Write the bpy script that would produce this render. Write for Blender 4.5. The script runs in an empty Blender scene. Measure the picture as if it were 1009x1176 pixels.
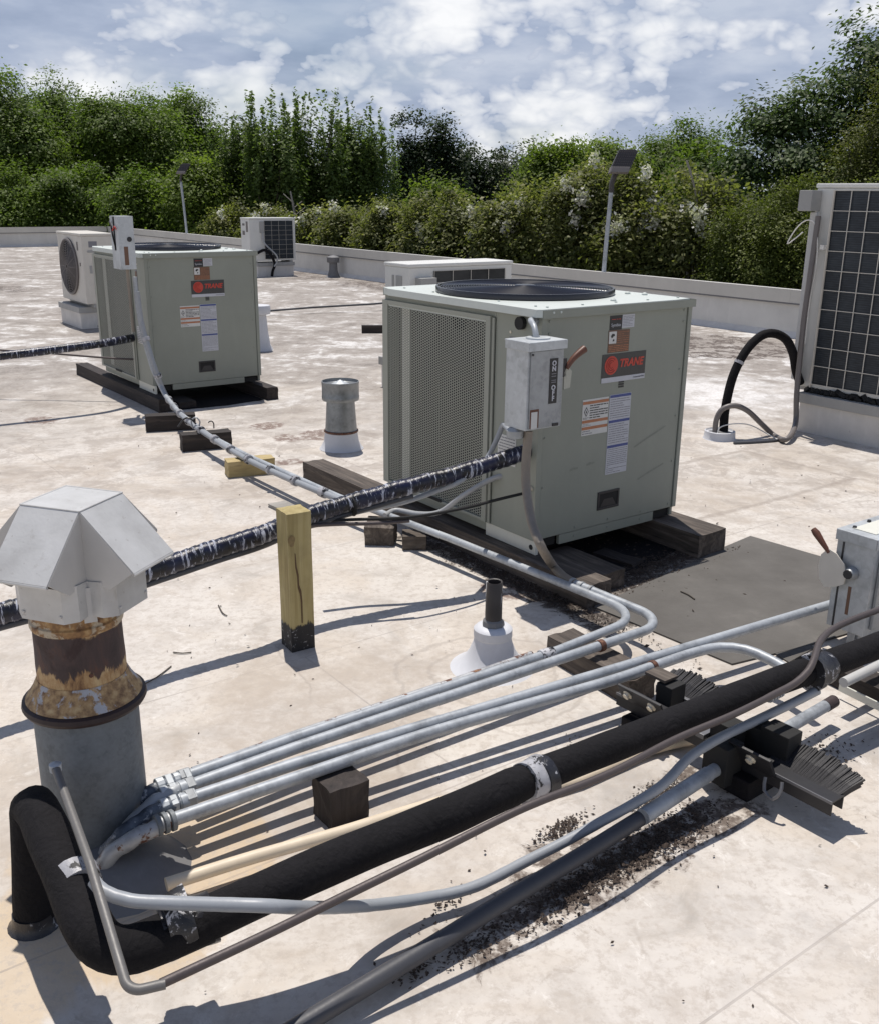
import bpy, bmesh, math, random
import numpy as np
from mathutils import Vector, Matrix, Euler
random.seed(7); rng = np.random.default_rng(11)
PI = math.pi
scn = bpy.context.scene
C = scn.collection
YAW = 0.635                                    # the roof's main direction
E1 = Vector((math.cos(YAW), math.sin(YAW), 0)); E2 = Vector((-math.sin(YAW), math.cos(YAW), 0))

# ------------------------------------------------------------------ node helpers
class NT:
    def __init__(s, name):
        s.m = bpy.data.materials.new(name); s.m.use_nodes = True
        s.t = s.m.node_tree; s.t.nodes.clear()
        s.out = s.t.nodes.new('ShaderNodeOutputMaterial')
        s.b = s.t.nodes.new('ShaderNodeBsdfPrincipled')
        s.t.links.new(s.b.outputs[0], s.out.inputs[0])
        tc = s.t.nodes.new('ShaderNodeTexCoord'); s.obj = tc.outputs['Object']
        g = s.t.nodes.new('ShaderNodeNewGeometry'); s.pos = g.outputs['Position']; s.isl = g.outputs['Random Per Island']
        s.nrm = g.outputs['Normal']
    def n(s, typ, **k):
        x = s.t.nodes.new(typ)
        for a, v in k.items():
            if a.startswith('i_'):
                x.inputs[a[2:].replace('_', ' ')].default_value = v
            else: setattr(x, a, v)
        return x
    def l(s, a, b): s.t.links.new(a, b)
    def mapping(s, vec, scale=(1,1,1), rot=(0,0,0), loc=(0,0,0)):
        m = s.n('ShaderNodeMapping'); s.l(vec, m.inputs[0])
        m.inputs['Scale'].default_value = scale; m.inputs['Rotation'].default_value = rot; m.inputs['Location'].default_value = loc
        return m.outputs[0]
    def noise(s, vec, scale, detail=4, rough=.55, dist=0):
        x = s.n('ShaderNodeTexNoise'); s.l(vec, x.inputs['Vector'])
        x.inputs['Scale'].default_value = scale; x.inputs['Detail'].default_value = detail
        x.inputs['Roughness'].default_value = rough; x.inputs['Distortion'].default_value = dist
        return x.outputs['Fac']
    def ramp(s, fac, stops, interp='LINEAR'):
        x = s.n('ShaderNodeValToRGB'); s.l(fac, x.inputs[0]); r = x.color_ramp; r.interpolation = interp
        while len(r.elements) < len(stops): r.elements.new(.5)
        for e, (p, c) in zip(r.elements, stops):
            e.position = p; e.color = (c, c, c, 1) if isinstance(c, (int, float)) else (*c, 1)
        return x.outputs[0]
    def mix(s, fac, a, b, blend='MIX'):
        x = s.n('ShaderNodeMix', data_type='RGBA', blend_type=blend)
        for sock, v in ((x.inputs[0], fac), (x.inputs[6], a), (x.inputs[7], b)):
            if isinstance(v, (int, float)): sock.default_value = v
            elif isinstance(v, tuple): sock.default_value = (*v, 1)
            else: s.l(v, sock)
        return x.outputs[2]
    def math(s, op, a, b=0.0, c=0.0, clamp=False):
        x = s.n('ShaderNodeMath', operation=op, use_clamp=clamp)
        for i, v in enumerate((a, b, c)):
            if isinstance(v, (int, float)): x.inputs[i].default_value = v
            else: s.l(v, x.inputs[i])
        return x.outputs[0]
    def sep(s, vec):
        x = s.n('ShaderNodeSeparateXYZ'); s.l(vec, x.inputs[0]); return x.outputs
    def bump(s, h, strength=.3, dist=.01):
        x = s.n('ShaderNodeBump'); s.l(h, x.inputs['Height'])
        x.inputs['Strength'].default_value = strength; x.inputs['Distance'].default_value = dist
        s.l(x.outputs[0], s.b.inputs['Normal'])
    def set(s, color=None, rough=.6, metal=0.0, spec=None):
        for k, v in (('Base Color', color), ('Roughness', rough), ('Metallic', metal), ('Specular IOR Level', spec)):
            if v is None: continue
            i = s.b.inputs[k]
            if isinstance(v, tuple): i.default_value = (*v, 1)
            elif isinstance(v, (int, float)): i.default_value = v
            else: s.l(v, i)
        return s.m

def painted(name, col, rough=.5, dirt=.25, scale=6, metal=0.0, spots=None):
    t = NT(name)
    a = t.noise(t.obj, scale, 6, .65); b = t.noise(t.mapping(t.obj, (1, 1, .25)), scale*4, 4)
    f = t.math('MULTIPLY', t.ramp(a, [(.35, 0.0), (.75, 1.0)]), dirt)
    dk = tuple(c*.62 for c in col)
    c = t.mix(f, col, dk)
    c = t.mix(t.math('MULTIPLY', t.ramp(b, [(.55, 0.0), (.72, 1.0)]), dirt*.6), c, tuple(min(1, c_*1.25) for c_ in col))
    if spots:
        s_ = t.noise(t.obj, scale*1.7, 5, .7, .4)
        c = t.mix(t.ramp(s_, [(spots[1], 0.0), (spots[1]+.05, 1.0)]), c, spots[0])
    t.bump(t.math('ADD', t.math('MULTIPLY', b, .25), t.math('MULTIPLY', a, 2.0)), .14, .012) if name in ('unit_paint', 'white_paint', 'cream_metal') else t.bump(b, .12, .004)
    return t.set(c, t.math('ADD', t.math('MULTIPLY', a, .25), rough-.12), metal)

M = {}
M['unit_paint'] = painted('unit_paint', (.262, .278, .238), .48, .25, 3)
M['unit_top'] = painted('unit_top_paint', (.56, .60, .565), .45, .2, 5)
M['rail_pale'] = painted('rail_pale', (.66, .66, .59), .5, .25, 8)
M['white_paint'] = painted('white_paint', (.66, .66, .63), .45, .25, 4)
M['cream_paint'] = painted('cream_metal', (.60, .57, .51), .5, .35, 4)
M['parapet_white'] = painted('parapet_white', (.62, .61, .58), .7, .4, 2.2, 0, ((.25, .22, .19), .70))
M['coping'] = painted('coping_metal', (.56, .54, .49), .5, .35, 1.7, 0, ((.30, .27, .23), .69))
M['curb'] = painted('curb_coating', (.62, .60, .57), .65, .45, 5, 0, ((.3, .28, .26), .68))
M['curb_ledge'] = painted('curb_ledge', (.34, .34, .33), .55, .3, 7)
M['dark_plastic'] = painted('dark_plastic', (.022, .022, .025), .4, .2, 12)
M['black_gap'] = painted('black_gap', (.012, .012, .012), .8, .1, 4)
M['steel_bolt'] = painted('steel_bolt', (.70, .64, .52), .4, .3, 60, .2)
M["copper"] = painted("dull_copper", (.085, .07, .068), .5, .4, 30, .3)
M['grey_pvc'] = painted('grey_pvc', (.34, .35, .36), .45, .25, 14)
M['grey_flex'] = painted('grey_flex', (.30, .32, .345), .42, .25, 20)
M['flex_brown'] = painted('flex_brown', (.23, .20, .165), .55, .4, 20)
M['dark_flex'] = painted('dark_grey_flex', (.055, .057, .066), .5, .3, 20)
M['cream_pvc'] = painted('cream_pvc', (.66, .56, .42), .5, .35, 10)
M['white_pvc'] = painted('white_pvc', (.50, .50, .49), .4, .2, 10)
M['wire_white'] = painted('wire_white', (.7, .69, .66), .5, .1, 10)
M['lamp_dark'] = painted('lamp_bronze', (.045, .038, .036), .4, .25, 14)
M['lamp_grey'] = painted('lamp_grey', (.15, .135, .13), .45, .2, 14)
M['red_wire'] = painted('red_wire', (.35, .03, .025), .5, .1, 14)
M['decal_black'] = painted('decal_black', (.018, .018, .02), .45, .2, 25)
M['decal_plate'] = painted('decal_plate', (.045, .045, .045), .45, .3, 25)
M['decal_white'] = painted('decal_white', (.50, .51, .55), .5, .2, 30)
M['decal_pale'] = painted('decal_pale', (.60, .60, .58), .5, .2, 30)
M['decal_blue'] = painted('decal_blue', (.05, .075, .25), .5, .2, 30)
M['decal_orange'] = painted('decal_orange', (.42, .17, .08), .5, .3, 30)
M['decal_brown'] = painted('decal_brown', (.15, .08, .05), .5, .3, 30)
M['decal_red'] = painted('decal_red', (.50, .05, .03), .45, .15, 60)
M['decal_red_dark'] = painted('decal_red_dark', (.28, .03, .02), .45, .15, 60)
M['decal_grey_text'] = painted('decal_grey_text', (.20, .20, .22), .6, .1, 30)
M['thin_tube'] = painted('thin_tube', (.15, .145, .14), .5, .4, 30, .2)
M['lamp_led'] = painted('lamp_led', (.075, .068, .068), .35, .3, 60)
M['rust_ring'] = painted('rust_ring', (.030, .016, .015), .6, .5, 30, 0, ((.09, .035, .02), .62))
M['bracket_black'] = painted('bracket_black', (.016, .016, .019), .5, .3, 18)
M['bracket_edge'] = painted('bracket_edge', (.17, .17, .18), .45, .3, 25, .4)
M['sealant'] = painted('sealant', (.17, .17, .175), .6, .5, 16)
M['boot'] = painted('boot_coating', (.60, .61, .64), .55, .3, 10)
M['handle_brown'] = painted('handle_brown', (.12, .045, .025), .45, .4, 30)
M['handle_plate'] = painted('handle_plate', (.42, .42, .36), .45, .2, 30)
M['leaf_dead'] = painted('dead_leaf', (.050, .034, .025), .8, .5, 30)

def galvanized(name, col=(.48, .51, .54), metal=.55, rough=.42, sp=30, rust=None, rcol=((.045, .018, .012), (.14, .055, .03), (.33, .19, .09))):
    t = NT(name)
    v = t.n('ShaderNodeTexVoronoi'); t.l(t.obj, v.inputs['Vector']); v.inputs['Scale'].default_value = sp*3
    a = t.noise(t.obj, sp*.35, 6, .7); h = t.math('ADD', t.math('MULTIPLY', t.sep(v.outputs['Color'])[0], .10), t.math('MULTIPLY', a, .92))
    c = t.ramp(h, [(.25, tuple(x*.55 for x in col)), (.5, col), (.85, tuple(min(.9, x*1.35) for x in col))])
    if rust:
        r = t.noise(t.obj, rust[0], 6, .7, .3)
        rc = t.ramp(t.noise(t.obj, rust[0]*4, 5), [(.3, rcol[0]), (.55, rcol[1]), (.75, rcol[2])])
        c = t.mix(t.ramp(r, [(rust[1], 0.0), (rust[1]+.04, 1.0)]), c, rc)
        metal = t.math('MULTIPLY', t.ramp(r, [(rust[1], 1.0), (rust[1]+.04, 0.0)]), metal)
    t.bump(a, .15, .004)
    return t.set(c, t.math('ADD', t.math('MULTIPLY', a, .3), rough-.15), metal)
M['galv'] = galvanized('galvanized', (.36, .385, .41), .22, .5, 26)
M['galv_box'] = galvanized('galvanized_box', (.46, .485, .50), .3, .5, 14)
M['galv_dull'] = galvanized('galvanized_dull', (.33, .345, .355), .35, .5, 18)
M['galv_dark'] = galvanized('weathered_galvanized', (.165, .18, .19), .2, .6, 40, (5, .68))
M['galv_vent'] = galvanized('vent_galvanized', (.24, .255, .265), .55, .36, 20, (9, .70))
M['galv_rusty'] = galvanized('conduit_rusty', (.40, .41, .42), .35, .5, 30, (14, .53))
M['rust_collar'] = galvanized('rusty_collar', (.42, .36, .27), .1, .7, 25, (12, .48), ((.07, .03, .02), (.30, .17, .07), (.48, .34, .17)))
M['rust_brown'] = galvanized('rust_brown', (.050, .034, .034), .15, .65, 12, (3.2, .60))
M['rust_band'] = galvanized('rust_band', (.10, .055, .045), .2, .6, 40, (20, .4))
M['flaky'] = galvanized('flaking_coating', (.36, .37, .40), 0, .65, 22, (13, .44), ((.12, .06, .03), (.38, .25, .12), (.52, .40, .22)))

def tape(name, base, fleck, thr, sc=26, rough=.28, stretch=(1, 1, 1), turn=0):
    t = NT(name)
    v = t.mapping(t.mapping(t.obj, (1, 1, 1), (0, 0, turn)), stretch)
    a = t.noise(v, sc, 6, .72, .5); b = t.noise(t.obj, sc*.35, 3)
    f = t.ramp(a, [(thr, 0.0), (thr+.035, 1.0)])
    c = t.mix(f, t.mix(t.ramp(b, [(.4, 0.0), (.6, 1.0)]), base[0], base[1]), fleck)
    t.bump(a, .5, .006)
    return t.set(c, t.math('ADD', t.math('MULTIPLY', f, .3), rough))
M['line_wrap'] = tape('line_wrap_tape', ((.008, .010, .034), (.006, .006, .009)), (.38, .40, .47), .560, 38, .3, (1.9, .34, .34), -.52)  # pale flecks paint in scratches and the highlights on the wrap ridges
M['line_wrap_dark'] = tape('line_wrap_dark', ((.012, .012, .016), (.02, .02, .024)), (.36, .36, .38), .62)
M['tape_silver'] = tape('silver_tape', ((.42, .42, .44), (.30, .30, .32)), (.02, .02, .022), .54, 30)
M['tape_mixed'] = tape('torn_tape', ((.016, .016, .018), (.03, .03, .032)), (.50, .50, .52), .535, 24)
M['mastic'] = tape('blue_grey_mastic', ((.022, .030, .045), (.13, .155, .19)), (.34, .35, .36), .56, 42, .45, (1, 1, 1))

t = NT('foam_insulation'); a = t.noise(t.obj, 90, 5, .7); b = t.noise(t.obj, 7, 4)
w_b = t.noise(t.mapping(t.obj, (1, 1, 1)), 16, 4, .6, .8); t.bump(t.math('ADD', t.math('MULTIPLY', a, .35), w_b), .7, .012)
M['foam'] = t.set(t.ramp(t.math('ADD', t.math('MULTIPLY', a, .5), t.math('MULTIPLY', b, .5)), [(.3, (.005, .0048, .0055)), (.7, (.015, .014, .016))]), .85, 0, .18)

def wood(name, c0, c1, c2, sc=1.0, axis=2, crack=.4):
    t = NT(name)
    st = [14, 14, 14]; st[axis] = 1.2
    v = t.mapping(t.obj, tuple(x*sc for x in st))
    a = t.noise(v, 1.6, 7, .65, 1.2); b = t.noise(t.obj, 5*sc, 4, .6); cr = t.noise(t.mapping(t.obj, tuple(x*sc*1.8 for x in st)), 1.3, 4, .6, .5)
    c = t.ramp(a, [(.3, c0), (.5, c1), (.72, c2)])
    c = t.mix(t.math('MULTIPLY', t.ramp(b, [(.45, 0.0), (.75, 1.0)]), .5), c, c0)
    c = t.mix(t.math('MULTIPLY', t.ramp(cr, [(.30, 1.0), (.36, 0.0)]), crack), c, tuple(x*.25 for x in c0))
    t.bump(t.math('ADD', a, cr), .5, .006)
    return t.set(c, .8)
M['wood_new'] = wood('yellow_pine', (.26, .20, .09), (.40, .32, .155), (.50, .41, .22), 1.0, 2, .5)
M['wood_new_flat'] = wood('yellow_pine_flat', (.28, .215, .10), (.42, .33, .16), (.50, .40, .21), 1.0, 0, .3)
M['wood_dark'] = wood('creosoted_timber', (.016, .012, .011), (.034, .026, .023), (.06, .047, .041), 1.0, 2, .7)
M['wood_dark_x'] = wood('dark_timber_x', (.013, .010, .009), (.026, .020, .018), (.055, .043, .037), 1.0, 0, .7)
M['wood_dark_y'] = wood('dark_timber_y', (.014, .010, .009), (.028, .021, .019), (.065, .05, .043), 1.0, 1, .7)
M['wood_grey'] = wood('weathered_timber', (.030, .023, .019), (.085, .068, .056), (.20, .165, .135), 1.0, 1, .8)
M['wood_grey_x'] = wood('weathered_timber_x', (.035, .027, .022), (.085, .068, .055), (.19, .16, .13), 1.0, 0, .8)
t = NT('post_pine'); v = t.mapping(t.obj, (16, 16, 1.1)); a = t.noise(v, 1.6, 7, .65, 1.4); b = t.noise(t.obj, 9, 4, .6); z_ = t.sep(t.obj)[2]; fr_ = t.noise(t.mapping(t.obj, (1, 1, .35)), 38, 5, .7)
c = t.ramp(a, [(.3, (.25, .19, .075)), (.5, (.37, .30, .13)), (.72, (.47, .39, .20))]); c = t.mix(t.math('MULTIPLY', t.ramp(b, [(.48, 0.0), (.7, 1.0)]), .45), c, (.25, .20, .09))
m_ = t.ramp(t.math('ADD', z_, t.math('MULTIPLY', t.math('SUBTRACT', fr_, .5), .07)), [(.100, 1.0), (.106, 0.0)]); fl = t.ramp(t.noise(t.obj, 45, 5, .7, .5), [(.60, 0.0), (.64, 1.0)])
c = t.mix(m_, c, t.mix(fl, (.018, .017, .018), (.30, .30, .30))); t.bump(a, .4, .004); M['post_wood'] = t.set(c, .75)
M['wood_board'] = wood('grey_board', (.20, .19, .175), (.29, .275, .25), (.36, .34, .31), 1.0, 0, .4)

# perforated panel look (coil behind) and guards
t = NT('coil_fins'); x = t.sep(t.obj)
w = t.math('SINE', t.math('MULTIPLY', x[2], 900.0)); a = t.noise(t.mapping(t.obj, (1, 40, 2)), 3, 4)
M['coil'] = t.set(t.ramp(a, [(.35, (.012, .013, .014)), (.65, (.035, .037, .038))]), .55, .3)
t = NT('blue_black_coil'); a = t.noise(t.mapping(t.obj, (1, 6, 40)), 3, 4); b = t.noise(t.obj, 22, 4, .6)
fz = t.math('SINE', t.math('MULTIPLY', t.sep(t.obj)[2], 420.0)); a = t.math('ADD', t.math('MULTIPLY', a, .75), t.math('MULTIPLY', fz, .11)); d_ = t.noise(t.obj, 4, 4, .6); a = t.math('ADD', a, t.math('MULTIPLY', t.math('SUBTRACT', d_, .45), .8))
c = t.ramp(a, [(.2, (.008, .011, .016)), (.45, (.018, .025, .034)), (.8, (.045, .055, .066))])
c = t.mix(t.ramp(b, [(.70, 0.0), (.74, .55)]), c, (.28, .30, .33)); M['blue_coil'] = t.set(c, .45, .2)
t = NT('fan_guard_black'); M['fan_guard'] = t.set((.022, .023, .03), .25, .0)
t = NT('fan_recess'); M['fan_recess'] = t.set((.010, .011, .016), .85, 0, .1)

# ------------------------------------------------------------------ roof surface
t = NT('roof_coating')
P = t.mapping(t.pos, (1, 1, 1), (0, 0, -YAW))
n1 = t.noise(t.pos, .55, 7, .62, .3); n2 = t.noise(t.pos, 3.1, 8, .66, .5); n3 = t.noise(t.pos, 16, 7, .7); n4 = t.noise(t.pos, 1.3, 7, .7, .8)
n5 = t.noise(t.pos, 60, 3, .6)
c = t.ramp(n2, [(.30, (.34, .31, .275)), (.40, (.47, .435, .395)), (.50, (.55, .513, .47)), (.64, (.59, .555, .51)), (.8, (.64, .61, .57))])
c = t.mix(t.ramp(n3, [(.53, 0.0), (.66, .55)]), c, (.38, .335, .29))
c = t.mix(t.ramp(n4, [(.48, 0.0), (.62, .45)]), c, (.50, .425, .34))
n6 = t.noise(t.mapping(t.pos, (1, 1, 1), (0, 0, .5)), 7.5, 9, .78, 1.2)
c = t.mix(t.ramp(n6, [(.57, 0.0), (.64, .55)]), c, (.70, .67, .63))
c = t.mix(t.ramp(n6, [(.35, .6), (.41, 0.0)]), c, (.34, .295, .25))
y = t.sep(t.pos)[1]; xx = t.sep(t.pos)[0]
def dist2(cx, cy, wob=.25):
    dx = t.math('SUBTRACT', xx, cx); dy = t.math('SUBTRACT', y, cy)
    d = t.math('SQRT', t.math('ADD', t.math('MULTIPLY', dx, dx), t.math('MULTIPLY', dy, dy)))
    return t.math('ADD', d, t.math('MULTIPLY', t.math('SUBTRACT', n2, .5), wob))
st_ = t.noise(t.mapping(t.pos, (1, 1, 1), (0, 0, .9), (4, 2, 0)), .9, 8, .68, .7); sg_ = t.noise(t.pos, 11, 6, .72)
c = t.mix(t.math('MULTIPLY', t.ramp(st_, [(.50, 0.0), (.60, .75)]), t.ramp(sg_, [(.36, .35), (.58, 1.0)])), c, (.385, .33, .275))
c = t.mix(t.math('MULTIPLY', t.ramp(st_, [(.30, .6), (.42, 0.0)]), t.ramp(sg_, [(.40, 0.0), (.55, 1.0)])), c, (.40, .375, .35))
mid_ = t.ramp(t.math('DIVIDE', t.math('ADD', t.sep(t.pos)[1], t.math('MULTIPLY', st_, 3.0)), 12.0), [(.48, 0.0), (.60, 1.0)])
c = t.mix(t.math('MULTIPLY', mid_, t.ramp(t.noise(t.pos, 4.5, 9, .76, .4), [(.50, 0.0), (.56, .6)])), c, (.31, .27, .235))
# far part of the roof: older coating worn down to a brown-grey base with white remains
far = t.math('ADD', y, t.math('MULTIPLY', n1, 7.0))
farm = t.ramp(t.math('DIVIDE', far, 30.0), [(.33, 0.0), (.42, 1.0)])
patch = t.noise(t.mapping(t.pos, (.8, .8, 1)), 1.5, 10, .76, .6)
patch_b = t.noise(t.mapping(t.pos, (1.0, .8, 1)), 5.2, 7, .7, .3)
pp = t.math('ADD', t.math('MULTIPLY', patch, .6), t.math('MULTIPLY', patch_b, .4))
fc_ = t.ramp(pp, [(.38, (.13, .112, .098)), (.46, (.235, .21, .188)), (.525, (.33, .302, .277)), (.575, (.60, .59, .575)), (.7, (.74, .735, .725))])
c = t.mix(t.math('MULTIPLY', farm, .90), c, fc_)
# white washed area past the big cabinet, tan sealant stains by the tall stack
w_ = t.ramp(dist2(2.4, 8.5, 2.2), [(.35, 1.0), (.95, 0.0)]); c = t.mix(t.math('MULTIPLY', t.math('MULTIPLY', w_, t.ramp(patch_b, [(.40, .35), (.52, 1.0)])), .8), c, (.70, .69, .68))
dk = t.math('MULTIPLY', t.ramp(dist2(3.1, 11.3, 1.2), [(.9, 1.0), (1.7, 0.0)]), t.ramp(patch_b, [(.485, 0.0), (.51, 1.0)]))
c = t.mix(dk, c, (.085, .066, .055))
for cx_, cy_, r_ in ((-1.2, 18.9, 1.0), (-2.4, 20.2, .8), (-2.9, 21.3, .6), (-.6, 17.9, .6), (-6.0, 19.5, 1.2), (-7.5, 17.0, .8)):
    dk = t.math('MULTIPLY', t.ramp(dist2(cx_, cy_, 1.4), [(r_*.6, 1.0), (r_, 0.0)]), t.ramp(patch_b, [(.47, 0.0), (.50, .9)])); c = t.mix(dk, c, (.085, .066, .055))
tan = t.ramp(dist2(-.72, 2.02, .35), [(.30, 1.0), (.34, 0.0)]); c = t.mix(t.math('MULTIPLY', tan, .75), c, (.50, .39, .26))
tan2 = t.ramp(dist2(-.98, 1.72, .35), [(.22, 1.0), (.25, 0.0)]); c = t.mix(t.math('MULTIPLY', tan2, .75), c, (.52, .42, .30))
for cx, cy, r in ((-.82, 6.75, .14), (-1.25, 7.0, .10), (-1.05, 6.6, .09), (.30, 3.9, .10), (1.35, 4.3, .07), (-2.9, 7.1, .12), (-.95, 6.0, .05)):
    m_ = t.math('MULTIPLY', t.ramp(dist2(cx, cy, .30), [(r, 1.0), (r+.03, 0.0)]), t.ramp(n3, [(.44, 0.0), (.5, .85)]))
    c = t.mix(m_, c, (.15, .095, .075))
# shade and debris painted in under both units; grime along the low pipe
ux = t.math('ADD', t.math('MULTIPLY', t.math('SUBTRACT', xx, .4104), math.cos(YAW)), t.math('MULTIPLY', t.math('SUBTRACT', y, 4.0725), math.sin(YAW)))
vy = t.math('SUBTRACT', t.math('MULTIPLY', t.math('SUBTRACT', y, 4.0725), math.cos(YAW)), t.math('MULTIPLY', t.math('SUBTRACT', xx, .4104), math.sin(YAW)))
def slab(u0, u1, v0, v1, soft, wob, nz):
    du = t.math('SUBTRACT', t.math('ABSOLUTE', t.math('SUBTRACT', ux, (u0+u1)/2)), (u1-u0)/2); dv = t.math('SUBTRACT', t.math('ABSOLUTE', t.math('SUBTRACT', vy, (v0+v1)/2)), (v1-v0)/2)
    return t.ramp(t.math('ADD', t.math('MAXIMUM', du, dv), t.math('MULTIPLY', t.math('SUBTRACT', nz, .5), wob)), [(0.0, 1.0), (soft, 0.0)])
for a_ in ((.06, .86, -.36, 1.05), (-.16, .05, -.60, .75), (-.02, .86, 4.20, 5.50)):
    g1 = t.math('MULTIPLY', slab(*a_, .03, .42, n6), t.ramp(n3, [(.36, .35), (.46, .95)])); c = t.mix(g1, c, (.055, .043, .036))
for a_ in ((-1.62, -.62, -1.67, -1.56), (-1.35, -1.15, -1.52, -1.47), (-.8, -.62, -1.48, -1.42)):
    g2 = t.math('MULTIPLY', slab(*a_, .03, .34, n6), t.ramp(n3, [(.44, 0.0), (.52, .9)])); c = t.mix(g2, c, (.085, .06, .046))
# welded patch: the scorched outline of a rectangle right of the big unit
du = t.math('SUBTRACT', t.math('ABSOLUTE', t.math('SUBTRACT', ux, 1.93)), .74); dv = t.math('SUBTRACT', t.math('ABSOLUTE', t.math('SUBTRACT', vy, .53)), .41)
dd_ = t.math('ADD', t.math('MAXIMUM', du, dv), t.math('MULTIPLY', t.math('SUBTRACT', n2, .5), .10))
c = t.mix(t.math('MULTIPLY', t.ramp(t.math('ABSOLUTE', dd_), [(.010, .75), (.030, 0.0)]), t.ramp(n3, [(.36, .2), (.5, 1.0)])), c, (.31, .27, .235))
# faint rings round the penetrations where the coating was brushed
for cx, cy, r in ((-.65, 6.30, .42), (.19, 3.12, .33), (.19, 3.12, .22)):
    d = dist2(cx, cy, .16)
    m_ = t.ramp(t.math('ABSOLUTE', t.math('SUBTRACT', d, r)), [(.004, .42), (.012, 0.0)]); c = t.mix(m_, c, (.30, .265, .235))
# membrane laps
br = t.n('ShaderNodeTexBrick'); t.l(P, br.inputs['Vector'])
for k, v in (('Scale', 1.0), ('Mortar Size', .0035), ('Mortar Smooth', .3), ('Brick Width', 3.1), ('Row Height', .97)): br.inputs[k].default_value = v
c = t.mix(t.math('MULTIPLY', br.outputs['Fac'], t.ramp(n4, [(.35, .7), (.6, .12)])), c, (.26, .23, .21))
ck = t.n('ShaderNodeTexVoronoi', feature='DISTANCE_TO_EDGE'); wp_ = t.n('ShaderNodeMix', data_type='VECTOR'); wp_.inputs[0].default_value = .35
t.l(t.pos, wp_.inputs[4]); nn_ = t.n('ShaderNodeTexNoise'); t.l(t.pos, nn_.inputs['Vector']); nn_.inputs['Scale'].default_value = 2.2; nn_.inputs['Detail'].default_value = 5; t.l(nn_.outputs['Color'], wp_.inputs[5]); t.l(wp_.outputs[1], ck.inputs['Vector']); ck.inputs['Scale'].default_value = 1.5
crk = t.math('MULTIPLY', t.ramp(ck.outputs['Distance'], [(.0, 1.0), (.010, 0.0)]), t.ramp(n1, [(.50, 0.0), (.58, .55)]))
c = t.mix(crk, c, (.27, .23, .20))
c = t.mix(t.ramp(n5, [(.70, 0.0), (.76, .35)]), c, (.24, .21, .19))
n7 = t.noise(t.pos, 34, 8, .75); c = t.mix(t.ramp(n7, [(.40, .55), (.50, 0.0)]), c, (.40, .355, .31))
t.bump(t.math('ADD', t.math('ADD', t.math('MULTIPLY', n3, .6), t.math('MULTIPLY', n5, .3)), t.math('MULTIPLY', br.outputs['Fac'], -1.0)), .35, .008)
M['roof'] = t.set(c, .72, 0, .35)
t = NT('grey_mat'); a = t.noise(t.pos, 4, 7, .65); b = t.noise(t.pos, 90, 2)
t.bump(b, .3, .003)
M['mat'] = t.set(t.ramp(a, [(.3, (.085, .079, .072)), (.6, (.115, .108, .099)), (.75, (.15, .14, .128))]), .85)
t = NT('grass_ground'); a = t.noise(t.pos, .4, 6, .65)
M['grass'] = t.set(t.ramp(a, [(.3, (.03, .045, .015)), (.7, (.08, .085, .04))]), .95)

def leafmat(name, c0, c1, trans=.35, c2=None):
    t = NT(name); trans = min(.5, trans+.12); c1 = tuple(x*1.22 for x in c1)
    at_ = t.n('ShaderNodeAttribute', attribute_name='tone'); tn = t.math('ADD', t.math('MULTIPLY', at_.outputs['Fac'], .72), t.math('MULTIPLY', t.isl, .28))
    col = t.ramp(tn, [(0.08, c0), (.70, c1), (1.0, c2 or tuple(x*1.25 for x in c1))])
    big = t.noise(t.pos, .6, 3); col = t.mix(t.math('MULTIPLY', t.ramp(big, [(.35, 0.0), (.65, 1.0)]), .35), col, c0)
    t.l(col, t.b.inputs['Base Color']); t.b.inputs['Roughness'].default_value = .55; t.b.inputs['Specular IOR Level'].default_value = .3
    tr = t.n('ShaderNodeBsdfTranslucent'); t.l(t.mix(1.0, col, (1.0, 1.15, .55), 'MULTIPLY'), tr.inputs[0])
    mx = t.n('ShaderNodeMixShader'); mx.inputs[0].default_value = trans
    t.l(t.b.outputs[0], mx.inputs[1]); t.l(tr.outputs[0], mx.inputs[2]); t.l(mx.outputs[0], t.out.inputs[0])
    return t.m
M['leaf_broad'] = leafmat('leaf_broad', (.045, .080, .016), (.150, .205, .042), .38)
M['leaf_feather'] = leafmat('leaf_feather', (.055, .090, .024), (.155, .205, .062), .38)
M['leaf_dark'] = leafmat('leaf_dark', (.022, .034, .017), (.050, .072, .032), .2)
M['leaf_bright'] = leafmat('leaf_bright', (.065, .100, .020), (.18, .235, .048), .38)
M['leaf_myrtle'] = leafmat('leaf_myrtle', (.060, .074, .026), (.22, .23, .075), .38, (.40, .36, .17))
M['leaf_oak'] = leafmat('leaf_oak', (.032, .055, .022), (.105, .150, .052), .3)
M['leaf_juniper'] = leafmat('leaf_juniper', (.060, .080, .018), (.155, .180, .040), .3)
M['leaf_cedar'] = leafmat('leaf_cedar', (.065, .075, .015), (.14, .155, .034), .3)
M['blossom'] = leafmat('blossom', (.55, .53, .49), (.56, .55, .52), .15, (.68, .67, .64))
M['bark'] = painted('bark', (.10, .085, .07), .9, .5, 8)
M['bark_pale'] = painted('bark_pale', (.27, .25, .22), .9, .4, 8)
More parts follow.
